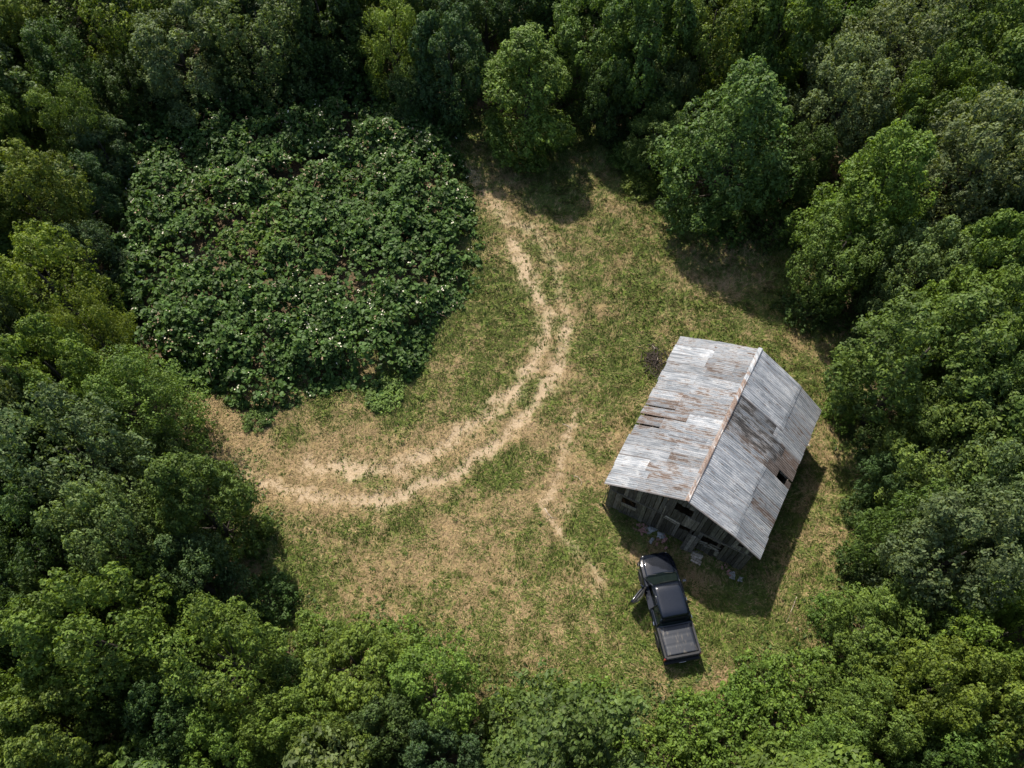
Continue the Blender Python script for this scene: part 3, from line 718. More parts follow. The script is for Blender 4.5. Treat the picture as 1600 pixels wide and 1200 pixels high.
PROTO = {
    'R1': [crown(101), crown(102, nlobe=38, lobe=(.65, 1.15))],
    'R2': [crown(111, shape='round', lobe=(.6, 1.0), nlobe=46, nclump=34, clump=.30), crown(112, lobe=(.8, 1.35), nlobe=28, loose=.1)],
    'T1': [crown(121, shape='tall', low=.12, lobe=(.6, 1.0), nlobe=44, nclump=36)],
    'T2': [crown(131, shape='tall', low=.10, lobe=(.5, .9), nlobe=54, nclump=30, clump=.29, size=.20)],
    'C1': [crown(141, shape='cone', low=.04, lobe=(.55, .95), nlobe=50, nclump=36, clump=.30, size=.165, sep=.86)],
    'C2': [crown(151, shape='cone', low=.05, lobe=(.6, 1.1), nlobe=48, nclump=38, clump=.31, size=.165, sep=.88)],
    'F1': [crown(161, shape='round', low=.08, lobe=(.5, .95), nlobe=40, nclump=34, clump=.34, nleaf=15, size=.155, loose=.45)],
    'F2': [crown(171, shape='low', low=.05, lobe=(.6, 1.1), nlobe=42, nclump=34, clump=.36, nleaf=17, size=.15, loose=.35)],
    'L1': [crown(181, shape='low', low=.02, lobe=(.6, 1.1), nlobe=40, nclump=34, clump=.36, loose=.25), crown(182, shape='round', low=.03, lobe=(.6, 1.2), nlobe=36, nclump=36, clump=.34, loose=.2)],
}
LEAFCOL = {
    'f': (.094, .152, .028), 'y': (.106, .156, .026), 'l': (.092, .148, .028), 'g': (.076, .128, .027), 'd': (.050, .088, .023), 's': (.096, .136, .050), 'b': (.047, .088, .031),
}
def plant_tree(x, y, R, H, col, kind, label, name="broadleaf_tree", group="trees around the clearing"):
    v = PROTO[kind]; cm, tm = v[random.randrange(len(v))]
    root = empty(name, (x, y, gz(x, y)), random.uniform(0, 6.28))
    tag(root, label, "tree", group)
    s = R / 3.0
    jit = 1 + random.uniform(-.12, .12)
    c0 = LEAFCOL[col]
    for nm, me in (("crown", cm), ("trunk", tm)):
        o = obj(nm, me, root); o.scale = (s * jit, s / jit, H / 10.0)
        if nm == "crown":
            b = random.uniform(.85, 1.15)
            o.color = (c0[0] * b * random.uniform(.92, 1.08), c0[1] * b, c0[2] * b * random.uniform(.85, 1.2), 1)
    return root
NAMES = {'C1': "conical_tree", 'F1': "feathery_tree", 'F2': "feathery_tree", 'L1': "low_branched_tree"}
for (x, y, R, H, col, kind, label) in TREES:
    plant_tree(x, y, R * .98, H, col, kind, label, NAMES.get(kind, "broadleaf_tree"))
for (x, y, R, H, col, kind, label) in OUTER_TREES:
    plant_tree(x, y, R, H, col, kind, label, "broadleaf_tree", "outer wood past the picture's edge")

# shrubs
SHRUB = [crown(201 + i, R=1.4, H=2.0, low=.0, shape='low', nlobe=22, lobe=(.32, .55), nclump=20, clump=.22, nleaf=11, size=.15, loose=.5, core=14) for i in range(3)]
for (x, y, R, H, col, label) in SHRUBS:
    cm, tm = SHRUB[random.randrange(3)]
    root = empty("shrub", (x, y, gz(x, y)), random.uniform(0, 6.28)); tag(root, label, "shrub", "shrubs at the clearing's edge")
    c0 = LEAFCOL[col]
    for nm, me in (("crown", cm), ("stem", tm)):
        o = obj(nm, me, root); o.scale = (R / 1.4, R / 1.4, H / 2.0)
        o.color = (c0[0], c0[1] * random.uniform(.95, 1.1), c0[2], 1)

# dark undergrowth on the forest floor
def make_undergrowth(n, seed):
    r = np.random.default_rng(seed)
    x = r.uniform(-40, 40, n * 3); y = r.uniform(-2, 62, n * 3)
    sd = signed(x, y, CLEARING); st = signed(x, y, THICKET)
    dens = sstep(1.6, -1.0, sd + (fbm(x, y, 1.5, 215) - .5) * 1.6) * (st < 0)
    k = r.random(n * 3) < dens
    x = x[k][:n]; y = y[k][:n]; n = len(x); kk = 9
    X = np.repeat(x, kk) + r.normal(0, .28, n * kk); Y = np.repeat(y, kk) + r.normal(0, .28, n * kk)
    hh = .25 + 1.0 * np.clip(fbm(x, y, 3.0, 210) - .3, 0, 1)
    hh = hh * sstep(.4, -2.5, sd[k][:n]) + .12
    Z = height(X, Y) + np.repeat(hh, kk) * r.uniform(.15, 1.1, n * kk)
    Nn = unit(r.normal(0, .5, (n * kk, 3)) + np.array([0, 0, 1.0]))
    V, F = leaves(np.stack([X, Y, Z], -1), Nn, r.uniform(.12, .30, n * kk), r)
    m = npmesh("undergrowth", V, F); set_leaf_attrs(m, np.clip(r.normal(.45, .25, n * kk), 0, 1), np.clip(r.normal(.3, .3, n * kk), 0, 1))
    return m
ug = obj("undergrowth", make_undergrowth(19000, 31), None, MAT_LEAF); ug.color = (.062, .102, .026, 1)
tag(ug, "dark leafy undergrowth on the shaded forest floor", "undergrowth", kind="stuff")

# broad-leaved weeds dotted through the grass
def make_weeds(n, seed):
    r = np.random.default_rng(seed)
    x = r.uniform(-18, 23, n * 8); y = r.uniform(4, 42, n * 8)
    g, bb, lit, sd = cover(x, y)
    k = (sd > .2) & (lit < .3) & (r.random(n * 8) > bb * 1.6) & (r.random(n * 8) < .04 + .6 * sstep(2.2, 0, sd) + .12 * (fbm(x, y, 3.0, 330) > .58) + .9 * (np.abs(signed(x, y, [(5.1, 15.4), (12.0, 11.8), (16.5, 19.6), (9.8, 24.1)]) + .35) < .3))
    x = x[k][:n]; y = y[k][:n]; sd = sd[k][:n]; n = len(x); kk = 13; T = n * kk
    s = r.uniform(.08, .22, n) * (1 + .6 * sstep(1.8, 0, sd)); S = np.repeat(s, kk)
    d = unit(r.normal(size=(T, 3)) + np.array([0, 0, .7])); d[:, 2] = np.abs(d[:, 2])
    P = np.stack([np.repeat(x, kk), np.repeat(y, kk), np.repeat(height(x, y), kk) + .03], -1) + d * S[:, None] * r.uniform(.3, 1.1, T)[:, None]
    V, F = leaves(P, unit(d * .5 + np.array([0, 0, .8]) + r.normal(0, .35, (T, 3))), r.uniform(.06, .15, T), r, aspect=.55)
    m = npmesh("weeds", V, F); set_leaf_attrs(m, np.clip(.5 * np.repeat(r.random(n), kk) + .5 * r.random(T), 0, 1), np.clip(r.normal(.2, .25, T), 0, 1))
    return m
wd_ = obj("weeds", make_weeds(800, 36), None, MAT_LEAF); wd_.color = (.070, .118, .022, 1)
tag(wd_, "small broad-leaved green weeds dotted through the clearing's grass", "weeds", kind="stuff")

# bramble thicket
def thicket_height(x, y):
    sd = signed(x, y, THICKET) + (fbm(x, y, 2.0, 225, 3) - .45) * 2.6
    h = 1.6 * sstep(-.3, 1.6, sd) * (.45 + 1.1 * fbm(x, y, 2.2, 230)) + 1.5 * (fbm(x, y, 1.25, 240, 2) - .45) * sstep(-.2, 1.0, sd)
    return np.maximum(h, .05), sd

def brown_amount(x, y):
    b = np.zeros_like(x)
    for px, py, rr, s in BROWN:
        b = np.maximum(b, s * np.exp(-((x - px) ** 2 + (y - py) ** 2) / (rr * rr)))
    return b

def make_thicket(n, seed):
    r = np.random.default_rng(seed)
    x = r.uniform(-30, 0, n * 3); y = r.uniform(19, 53, n * 3)
    h, sd = thicket_height(x, y); br = brown_amount(x, y)
    gap = fbm(x, y, 1.5, 260, 3)
    k = (sd > -.55 + .5 * r.random(n * 3)) & (r.random(n * 3) > .55 * br * sstep(.4, .6, gap)) & (r.random(n * 3) < .12 + sstep(.36, .52, gap))
    x = x[k][:n]; y = y[k][:n]; h = h[k][:n]; n = len(x); kk = 8; T = n * kk
    clr = np.repeat(r.uniform(.14, .34, n), kk)
    d = unit(r.normal(size=(T, 3)) + np.array([0, 0, .8]))
    base = np.stack([x, y, height(x, y) + h * r.uniform(.55, 1.10, n) + r.normal(0, .07, n)], -1)
    P = np.repeat(base, kk, 0) + d * clr[:, None] * r.uniform(.5, 1.1, T)[:, None]
    P[:, 2] = np.maximum(P[:, 2], .06)
    Nn = unit(d * .7 + np.array([0, 0, .6]) + r.normal(0, .4, (T, 3)))
    V, F = leaves(P, Nn, r.uniform(.16, .36, T), r, aspect=.75)
    m = npmesh("bramble_thicket", V, F)
    cl = np.repeat(r.random(n), kk)
    brn = np.repeat(brown_amount(x, y), kk)
    set_leaf_attrs(m, np.clip(.55 * cl + .4 * r.random(T) + .15 * brn, 0, 1), np.clip(r.normal(.20, .25, T) + 1.1 * brn * (r.random(T) < .6), 0, 1.6))
    return m, base
tm_, tops = make_thicket(17500, 41)
thicket = obj("bramble_thicket", tm_, None, MAT_BRAMBLE); thicket.color = (.058, .112, .027, 1)
tag(thicket, "large dark green bramble thicket with white blossoms left of the track", "thicket", kind="stuff")
# blossoms: small five-petalled stars, in loose groups
def make_blossoms(n, seed):
    r = np.random.default_rng(seed)
    w = fbm(tops[:, 0], tops[:, 1], 3.5, 300); rightness = sstep(-22, -6, tops[:, 0]) * sstep(24, 42, tops[:, 1])
    p = np.clip(w - .36, .01, 1) ** 1.2 * (.8 + .45 * rightness); p /= p.sum()
    c = tops[r.choice(len(tops), n, replace=False, p=p)] + np.array([0, 0, .22])
    V = []; F = []
    for q in c:
        for _ in range(r.integers(1, 5)):
            o_ = q + r.normal(0, .10, 3) * (1, 1, .4); s = r.uniform(.03, .072); a0 = r.uniform(0, 6.28); tl = r.normal(0, .35, 2)
            b = len(V); V.append(o_)
            for k in range(10):
                rad = s * (1 if k % 2 == 0 else .55); a = a0 + k * math.pi / 5
                dx, dy = rad * math.cos(a), rad * math.sin(a); V.append(o_ + np.array([dx, dy, .015 + dx * tl[0] + dy * tl[1]]))
            F += [(b, b + 1 + k, b + 1 + (k + 1) % 10) for k in range(10)]
    return npmesh("blossom", np.array(V), np.array(F))
bl = obj("blossom", make_blossoms(650, 43), thicket, MAT_FLOWER); bl["kind"] = "stuff"
MAT_HEAD = simple("dry_seed_head", (.30, .215, .14), .85, var=.3)
sh_ = obj("seed_head", make_blossoms(700, 47), thicket, MAT_HEAD); sh_["kind"] = "stuff"
def make_canes(n, seed):
    r = np.random.default_rng(seed); mb = MB()
    br = brown_amount(tops[:, 0], tops[:, 1]); p = .05 + br; p /= p.sum()
    for q in tops[r.choice(len(tops), n, p=p)]:
        a = r.uniform(0, 6.28); ln = r.uniform(.5, 1.3); d = np.array([math.cos(a), math.sin(a), 0])
        mb.tube([q - d * ln * .5 - (0, 0, .35), q + (0, 0, .12), q + d * ln * .4 + (0, 0, .08), q + d * ln * .6 - (0, 0, .15)], [.016, .014, .010, .006], 3)
    return pymesh("cane", mb.v, mb.f)
cn = obj("cane", make_canes(900, 44), thicket, MAT_CANE); cn["kind"] = "stuff"
# ------------------------------------------------------------------ barn
RB = [Vector(p) for p in ((4.78, 15.37, 3.15), (8.41, 13.51, 5.4), (12.18, 11.44, 3.0), (9.67, 24.46, 3.15), (13.3, 22.11, 5.4), (16.89, 19.67, 3.0))]
BARN = Vector((10.8, 17.8, 0))
barn = empty("barn", BARN)
tag(barn, "derelict grey wooden barn with rusty patched tin gable roof", "barn")
A_, B_, C_, D_, E_, F_ = RB

def roof_pt(side, a, b, lift=0.0):
    """side 0 = sunlit slope, 1 = far slope; a front to back, b ridge to eave"""
    r = B_.lerp(E_, a); e = (A_.lerp(D_, a) if side == 0 else C_.lerp(F_, a))
    p = r.lerp(e, b)
    bul = (.08, .20)[side] * min(b / .6, (1 - b) / .4)
    sag = -.07 * math.sin(math.pi * a) * (1 - .4 * b) + .02 * math.sin(a * 17 + side)
    d = (e - r); nrm = Vector((-d.z * d.x, -d.z * d.y, d.x * d.x + d.y * d.y)).normalized()
    return p + Vector((0, 0, bul + sag)) + nrm * lift - BARN

roof = None
# roof frame: rafters and purlins form the roof part itself
mb = MB()
for side in (0, 1):
    for a in np.linspace(.03, .97, 9):
        mb.tube([roof_pt(side, a, b, -.13) for b in (.02, .3, .6, .97)], .05, 4)
    for b in (.06, .3, .56, .78, .95):
        mb.tube([roof_pt(side, a, b, -.055) for a in (.012, .25, .5, .75, .988)], .032, 4)
roof = mb.build("roof", MAT_WOOD, barn)
roof.color = (.8, .75, .7, 1)

def sheet(side, a0, a1, b0, b1, rust, bright, dark=0.0, lift=0.0, skew=0.0, curl=0.0):
    """one corrugated sheet"""
    nrib = 6; nu = nrib * 2 + 1
    bs = [b0, b1] if not (b0 < .6 < b1) else [b0, .6, b1]
    if b1 - b0 > .2: bs = sorted(set(bs + [b0 + (b1 - b0) * .92]))
    V = []; UV = []
    W = (a1 - a0) * 9.9; Ls = 4.8
    for b in bs:
        for k in range(nu):
            t = k / (nu - 1)
            h = .014 * (1 if k % 2 else -1) + lift
            c = curl * max(0, (b - b0) / (b1 - b0) - .6) * (1 - t) * 2.5
            V.append(roof_pt(side, a0 + (a1 - a0) * t + skew * (b - b0), b, h + c)); UV.append((t * W, (b - b0) * Ls))
    F = [(i * nu + j, i * nu + j + 1, (i + 1) * nu + j + 1, (i + 1) * nu + j) for i in range(len(bs) - 1) for j in range(nu - 1)]
    if side == 0: F = [f[::-1] for f in F]
    m = pymesh("roof_sheet", V, F)
    ul = m.uv_layers.new(name="UVMap")
    for l in m.loops: ul.data[l.index].uv = UV[l.vertex_index]
    o = obj("roof_sheet", m, roof, MAT_TIN)
    o.color = (rust, bright, dark, 1)
    return o

R_ = random.Random(77)
NC = 16
for i in range(NC):
    a0 = i / NC - .004; a1 = (i + 1) / NC + .004
    J = lambda s=.004: R_.uniform(-s, s)
    # sunlit slope, two courses with uneven lap
    lap = .50 + R_.uniform(-.13, .13)
    ru = R_.choice((.20, .28, .36, .44)); rl = R_.choice((.14, .22, .32, .40))
    lo = dict(lift=.012 + R_.uniform(0, .012)); hi = dict(lift=.034 + R_.uniform(0, .012))
    br0 = R_.choice((.62, .72, .80, .90)); br1 = R_.choice((.64, .74, .82, .92))
    if i in (6, 8): rl = .52; br1 = .70; lo['curl'] = .05; lap = (.66 if i == 6 else .58)
    gap = .013 if i in (6, 7, 8) else 0
    if i == 7: rl = .5; br1 = .8; lo['curl'] = .09
    if i in (5, 6, 9): ru = .42
    if i in (2, 3): ru = .44
    if i in (12,): ru = .44
    if i == 15: ru = .36; rl = .3; br0 = .8; br1 = .7
    sheet(0, a0 + J() + gap, a1 + J() - gap * .3, lap - .03, 1.0 + R_.uniform(-.012, .012), rl, br1, R_.random() * .3, **lo)
    sheet(0, a0 + J(), a1 + J(), .0, lap + .03, ru, br0, R_.random() * .3, skew=J(.006), **hi)
    # far slope
    lap = .60 + R_.uniform(-.015, .015)
    if i in (8, 9): lap = .72 + R_.uniform(-.03, .03)
    ru = R_.choice((.04, .08, .14)); rl = R_.choice((.12, .2, .3, .36)); br0 = R_.uniform(.88, 1.05); br1 = R_.uniform(.76, 1.0)
    dk0 = dk1 = R_.random() * .4
    if i == 8: ru = .62; dk0 = 1.0; br0 = .8
    if i == 9: ru = .48; dk0 = 1.0; br0 = .75
    if i == 10: ru = .56; dk0 = 1.0; br0 = .62
    if i in (7,): ru = .5; dk0 = .6
    if i in (7, 8): rl = .8; dk1 = .5; br1 = .75
    if i == 9: rl = .6; br1 = .75
    if i in (1, 3, 5): rl += .12
    if i == 7:   # torn sheet: a hole towards the eave shows the dark inside
        sheet(1, a0, a1, lap - .03, .80, .9, .8, .6, lift=.006)
        sheet(1, a0, a1 - .02, .93, 1.0, .9, .7, .4, lift=.01)
    else:
        sheet(1, a0 + J(), a1 + J(), lap - .03, 1.0 + R_.uniform(-.01, .01), min(rl, .95), br1, dk1, lift=.012 + R_.uniform(0, .02), skew=J(.006))
    sheet(1, a0 + J(), a1 + J(), .0, lap + .03, ru, br0, dk0, lift=(.034 if ru < .5 else .004) + R_.uniform(0, .01))
# loose patch sheets lying over the laps
for (sd, a0, a1, b0, b1, ru, br) in ((0, .345, .375, .1, .55, .1, 1.1), (0, .80, .87, .18, .42, .30, .72)):
    sheet(sd, a0, a1, b0, b1, ru, br, .1, lift=.05)
# ridge cap in lengths
for i in range(6):
    a0 = i / 6 - .003; a1 = (i + 1) / 6 + .006
    V = []
    for a in (a0, a1):
        z = .055 + .006 * (i % 2)
        V += [roof_pt(0, a, .030, z), roof_pt(0, a, .004, z + .025), roof_pt(1, a, .004, z + .025), roof_pt(1, a, .018, z)]
    m = pymesh("ridge_cap", V, [(0, 1, 5, 4), (1, 2, 6, 5), (2, 3, 7, 6)])
    ul = m.uv_layers.new(name="UVMap")
    for l in m.loops: ul.data[l.index].uv = (V[l.vertex_index].x * .9, V[l.vertex_index].y)
    o = obj("ridge_cap", m, roof, MAT_TIN); o.color = ((.45, .6, .5, .66, .55, .3)[i], (1.1, 1.0, 1.15, .95, 1.05, .9)[i], 0, 1)

def roof_z(x, y):
    """height of the roof over a plan point"""
    best = None
    p = Vector((x, y, 0))
    for side in (0, 1):
        for ia in range(0, 21):
            for ib in range(0, 21):
                q = roof_pt(side, ia / 20, ib / 20) + BARN
                d = (q.x - x) ** 2 + (q.y - y) ** 2
                if best is None or d < best[0]: best = (d, q.z)
    return best[1]

def oriented_board(P, ax, n, z0, z1, w, th, tilt=0.0, mbs=None):
    """upright board: centre of its foot P (Vector), face normal n"""
    hw = w / 2; t = math.tan(tilt)
    def pt(u, z, d): return P + ax * (u + t * (z - z0)) + n * d + Vector((0, 0, z))
    V = [pt(-hw, z0, 0), pt(hw, z0, 0), pt(hw, z1[1], 0), pt(-hw, z1[0], 0), pt(-hw, z0, th), pt(hw, z0, th), pt(hw, z1[1], th), pt(-hw, z1[0], th)]
    Fc = [(0, 3, 2, 1), (4, 5, 6, 7), (0, 1, 5, 4), (1, 2, 6, 5), (2, 3, 7, 6), (3, 0, 4, 7)]
    return V, Fc

def wall(name, S, T, openings, rs, ragged=.12, split=2.45, gable=True):
    S = Vector((*S, 0)); T = Vector((*T, 0)); L = (T - S).length; ax = (T - S) / L; n = Vector((ax.y, -ax.x, 0))
    # frame of posts and girts
    mb = MB(); rot = Matrix.Rotation(math.atan2(ax.y, ax.x), 3, 'Z')
    K = 60; tops = []
    for i in range(K + 1):
        q = S + ax * (L * i / K); tops.append(roof_z(q.x, q.y) - .17)
    top = lambda u: float(np.interp(u, np.linspace(0, L, K + 1), tops))
    for k in range(6):
        u = .06 + (L - .12) * k / 5; h = top(u) - .04
        q = S + ax * u - n * .10
        mb.box((q.x - BARN.x, q.y - BARN.y, h / 2), (.13, .13, h), rot)
    for z in (.18, split):
        q = S + ax * (L / 2) - n * .03
        mb.box((q.x - BARN.x, q.y - BARN.y, z), (L, .06, .13), rot)
    w_ = mb.build(name, MAT_WOOD, barn); w_.color = (.75, .7, .66, 1)
    u = 0.0
    while u < L - .05:
        bw = min(rs.uniform(.17, .27), L - u); uc = u + bw / 2
        for (za, zb, th) in ((None, split, .025), (split - .06, None, .030)):
            lo = za if za is not None else max(0.02, rs.gauss(.10, ragged) + (.22 * math.exp(-((uc - 4.4) / 1.1) ** 2) if name == "front_wall" else 0))
            hi0, hi1 = (zb, zb) if zb is not None else (top(u), top(u + bw))
            if zb is None and min(hi0, hi1) - lo < .12: continue
            if zb is not None and top(uc) < zb: hi0, hi1 = top(u), top(u + bw)
            segs = [(lo, (hi0, hi1))]
            for (u0, u1, z0, z1) in openings:
                if u0 - .04 < uc < u1 + .04:
                    ns = []
                    j = rs.uniform(-.07, .07)
                    for (l, h) in segs:
                        if z0 + j > l + .05: ns.append((l, (min(z0 + j, h[0]), min(z0 + j, h[1]))))
                        if z1 + j < max(h) - .08: ns.append((max(l, z1 + j), h))
                    segs = ns
            off = .002 if zb is not None else .034
            for (l, h) in segs:
                if max(h) - l < .06: continue
                V, Fc = oriented_board(S + ax * uc + n * (off + rs.uniform(0, .012)) - BARN, ax, n, l, h, bw - rs.uniform(.012, .035), th, rs.gauss(0, .006))
                o = obj("board", pymesh("board", V, Fc), w_, MAT_WOOD)
                b = rs.uniform(.55, 1.15); o.color = (b, b * rs.uniform(.96, 1.0), b * rs.uniform(.9, 1.0), 1)
        u += bw
    return S, ax, n, w_

FL, FR, BL, BR = (5.14, 15.40), (12.02, 11.76), (9.80, 24.06), (16.50, 19.60)
rs = random.Random(9)
S0, AX, NF, front = wall("front_wall", FL, FR, [(.88, 1.55, 1.5, 2.25), (3.5, 4.2, 3.65, 4.5), (4.05, 4.62, 1.7, 2.15), (5.3, 6.35, .95, 2.1), (4.55, 5.2, -1, .9), (4.35, 4.55, 3.0, 3.35), (6.9, 7.1, 3.0, 3.3)], rs, .13)
wall("side_wall", FR, BR, [(3.0, 4.2, 0, 2.1)], rs)
wall("back_wall", BR, BL, [(3.0, 4.6, -1, 2.2)], rs)
wall("side_wall", BL, FL, [], rs)

def wall_pt(u, z, d): return S0 + AX * u + NF * d + Vector((0, 0, z)) - BARN
def plank_between(p, q, w, th, nm, parent, col=1.0, up=None):
    p, q = Vector(p), Vector(q); d = (q - p).normalized(); up = Vector(up or (0, 0, 1)); s = d.cross(up).normalized(); t = s.cross(d)
    V = [e + s * a * w / 2 + t * b * th / 2 for e in (p, q) for a, b in ((-1, -1), (1, -1), (1, 1), (-1, 1))]
    o = obj(nm, pymesh(nm, V, [(0, 1, 2, 3), (7, 6, 5, 4), (0, 4, 5, 1), (1, 5, 6, 2), (2, 6, 7, 3), (3, 7, 4, 0)]), parent, MAT_WOOD)
    o.color = (col, col * .97, col * .93, 1); return o
up_n = tuple(NF)
# loose boards nailed across, window sill panel, hatch, sagging door, exposed planks in the opening
plank_between(wall_pt(3.15, 2.48, .10), wall_pt(3.95, 2.42, .13), .11, .03, "loose_board", front, 1.9, up_n)
plank_between(wall_pt(3.10, 2.25, .09), wall_pt(3.80, 2.18, .12), .09, .03, "loose_board", front, 1.7, up_n)
plank_between(wall_pt(.80, 1.36, .06), wall_pt(1.66, 1.40, .06), .34, .025, "sill_board", front, 1.5, up_n)
plank_between(wall_pt(.80, 2.34, .07), wall_pt(1.62, 2.32, .07), .10, .03, "loose_board", front, 1.5, up_n)
plank_between(wall_pt(2.95, 3.6, .08), wall_pt(3.02, .5, .09), .07, .03, "batten", front, 1.9, up_n)
plank_between(wall_pt(5.0, 2.50, .11), wall_pt(7.7, 2.46, .11), .10, .035, "batten", front, 1.5, up_n)
plank_between(wall_pt(.1, 2.50, .10), wall_pt(3.0, 2.52, .10), .08, .03, "batten", front, 1.3, up_n)
for u in (4.24, 4.44, 4.66):
    plank_between(wall_pt(u, 2.35, .09), wall_pt(u + .03, 3.55, .09), .19, .03, "hatch_board", front, 1.0, up_n)
for k, u in enumerate((4.62, 4.83, 5.05)):
    plank_between(wall_pt(u, .12, .42 - .02 * k), wall_pt(u + .06, 1.75, .10), .20, .03, "door_board", front, .9 + .15 * k, up_n)
for (u0, z0, u1, z1, c) in ((5.2, 1.30, 5.65, 1.22, 2.2), (5.25, 1.08, 5.7, 1.0, 1.9), (5.7, 1.35, 6.3, .98, 1.4), (5.75, 1.55, 6.35, 1.35, .9), (5.55, 1.0, 6.3, .95, 1.3)):
    plank_between(wall_pt(u0, z0, .05), wall_pt(u1, z1, -.05), .12, .03, "broken_board", front, c, up_n)
plank_between(wall_pt(-.16, .05, .05), wall_pt(-.05, 2.7, -.02), .16, .03, "corner_board", front, 2.0, (-AX.x, -AX.y, 0))

# ------------------------------------------------------------------ scraps by the barn
MAT_WHITE = simple("white_plastic_scrap", (.30, .295, .275), .6, var=.2, scale=5)
MAT_PINK = simple("faded_brick", (.30, .16, .13), .9, var=.4, scale=9)
MAT_TAN = simple("bare_timber", (.36, .30, .24), .85, var=.35, scale=8)

def crumpled(name, loc, sx, sy, h, seed, mat, label, cat, group=None):
    r = random.Random(seed); rows = []
    for i in range(6):
        row = []
        for j in range(6):
            u, v = i / 5 - .5, j / 5 - .5
            e = 1 - .25 * r.random()
            row.append(Vector((u * sx * e + r.uniform(-.03, .03), v * sy * e + r.uniform(-.03, .03), .02 + h * r.random() * (1 - max(abs(u), abs(v)) * 1.2))))
        rows.append(row)
    mb = MB().grid(rows)
    o = mb.build(name, mat, None); o.location = (loc[0], loc[1], gz(loc[0], loc[1]) + .02); o.rotation_euler = (0, 0, r.uniform(0, 3))
    sm = o.modifiers.new("thick", 'SOLIDIFY'); sm.thickness = .012
    tag(o, label, cat, group); return o
crumpled("plastic_sheet", (7.55, 14.0), .75, .45, .22, 1, MAT_WHITE, "larger crumpled white sheet below the barn's gable wall", "scrap", "scraps by the barn")
crumpled("plastic_sheet", (8.05, 13.62), .5, .35, .18, 2, MAT_WHITE, "smaller crumpled white sheet just right of the larger one under gable", "scrap", "scraps by the barn")
crumpled("rag", (7.50, 13.35), .40, .2, .14, 3, MAT_WHITE, "narrow pale rag lying in the shade nearest the pickup's hood", "rag", "scraps by the barn")
crumpled("rag", (11.55, 11.45), .42, .3, .2, 4, MAT_WHITE, "pale rag heaped at the barn's right front corner", "rag", "scraps by the barn")
crumpled("rag", (11.95, 11.25), .3, .25, .15, 5, MAT_WHITE, "small pale rag at the very right end of the gable wall", "rag", "scraps by the barn")
def brick_heap(loc, n, seed, label):
    r = random.Random(seed); root = empty("brick_heap", (loc[0], loc[1], gz(*loc))); tag(root, label, "bricks")
    for k in range(n):
        mb = MB().box((0, 0, 0), (.21, .10, .07))
        o = mb.build("brick", MAT_PINK, root); rad = r.uniform(0, .42)
        a = r.uniform(0, 6.28); o.location = (rad * math.cos(a), rad * math.sin(a), .04 + .07 * max(0, (.42 - rad) / .2) * r.random()); o.rotation_euler = (r.uniform(-.3, .3), r.uniform(-.3, .3), r.uniform(0, 3))
brick_heap((7.0, 13.95), 14, 3, "heap of faded red bricks left of the crumpled white sheets")
brick_heap((8.1, 13.30), 9, 4, "heap of faded red bricks right of the narrow rag under gable")
brick_heap((11.35, 11.7), 6, 6, "few red bricks at the barn's right front corner")
def plank_stack(loc, rz, label, n=5, ln=.62):
    root = empty("plank_stack", (loc[0], loc[1], gz(*loc)), rz); tag(root, label, "planks")
    r = random.Random(int(loc[0] * 10))
    for k in range(n):
        mb = MB().box((0, 0, 0), (ln * r.uniform(.8, 1.1), .12, .035)); o = mb.build("plank", MAT_WOOD, root)
        o.location = (r.uniform(-.05, .05), (k - n / 2) * .14, .05 + .02 * (k % 2)); o.rotation_euler = (0, r.uniform(-.05, .05), r.uniform(-.08, .08)); o.color = (2.2, 2.1, 2.0, 1)
plank_stack((9.85, 12.5), -.45, "short pale planks laid side by side before the gable's broken opening")

def sticks(name, loc, n, spread, ln, seed, mat, label, cat, rad=.03):
    r = random.Random(seed); root = empty(name, (loc[0], loc[1], gz(*loc))); tag(root, label, cat)
    for k in range(n):
        a = r.uniform(0, 6.28); l = ln * r.uniform(.5, 1); c = Vector((r.gauss(0, spread), r.gauss(0, spread) * 1.2, .05 + r.random() * spread * .5)); d = Vector((math.cos(a), math.sin(a), r.uniform(-.2, .35)))
        mb = MB().tube([c - d * l * .5, c + Vector((r.uniform(-.06, .06), r.uniform(-.06, .06), .03)), c + d * l * .5], [rad, rad * .8, rad * .4], 5)
        mb.build("stick", mat, root)
MAT_CHAR = simple("dark_rotten_wood", (.035, .026, .02), .95, var=.5, scale=10)
sticks("brush_pile", (8.75, 24.75), 90, .40, .8, 5, MAT_CHAR, "dark rotten brush pile beside the barn's far left corner", "brush pile", .028)
sticks("fallen_twig", (8.75, 25.0), 5, .32, .5, 6, MAT_TAN, "pale twigs scattered over the dark brush pile", "twigs", .022)
def branch(loc, pts, label, r0=.022, mat=MAT_TAN):
    mb = MB().tube([Vector((*p, .03)) for p in pts], [r0 * (1 - .7 * i / (len(pts) - 1)) for i in range(len(pts))], 5)
    o = mb.build("fallen_branch", mat, None, True); o.location = (loc[0], loc[1], gz(*loc) + .01); tag(o, label, "branch", "bare branches on the grass")
branch((3.72, 16.85), [(-.25, .25), (-.05, .22), (.1, .05), (.2, -.12), (.12, -.3), (.0, -.35)], "pale crooked branch lying in green grass left of barn's front corner")
branch((2.1, 14.9), [(-.3, .3), (-.15, .0), (.05, -.25), (.35, -.3)], "pale bent branch at lower end of the small bare patch", .03)
branch((3.3, 20.2), [(-.35, .2), (-.1, .1), (.15, -.1), (.2, -.35)], "pale forked branch between the track and the barn")
branch((14.3, 9.6), [(.45, .75), (.2, .3), (-.1, -.2), (-.35, -.6)], "thin straight stick right of the barn's shadow", .02)

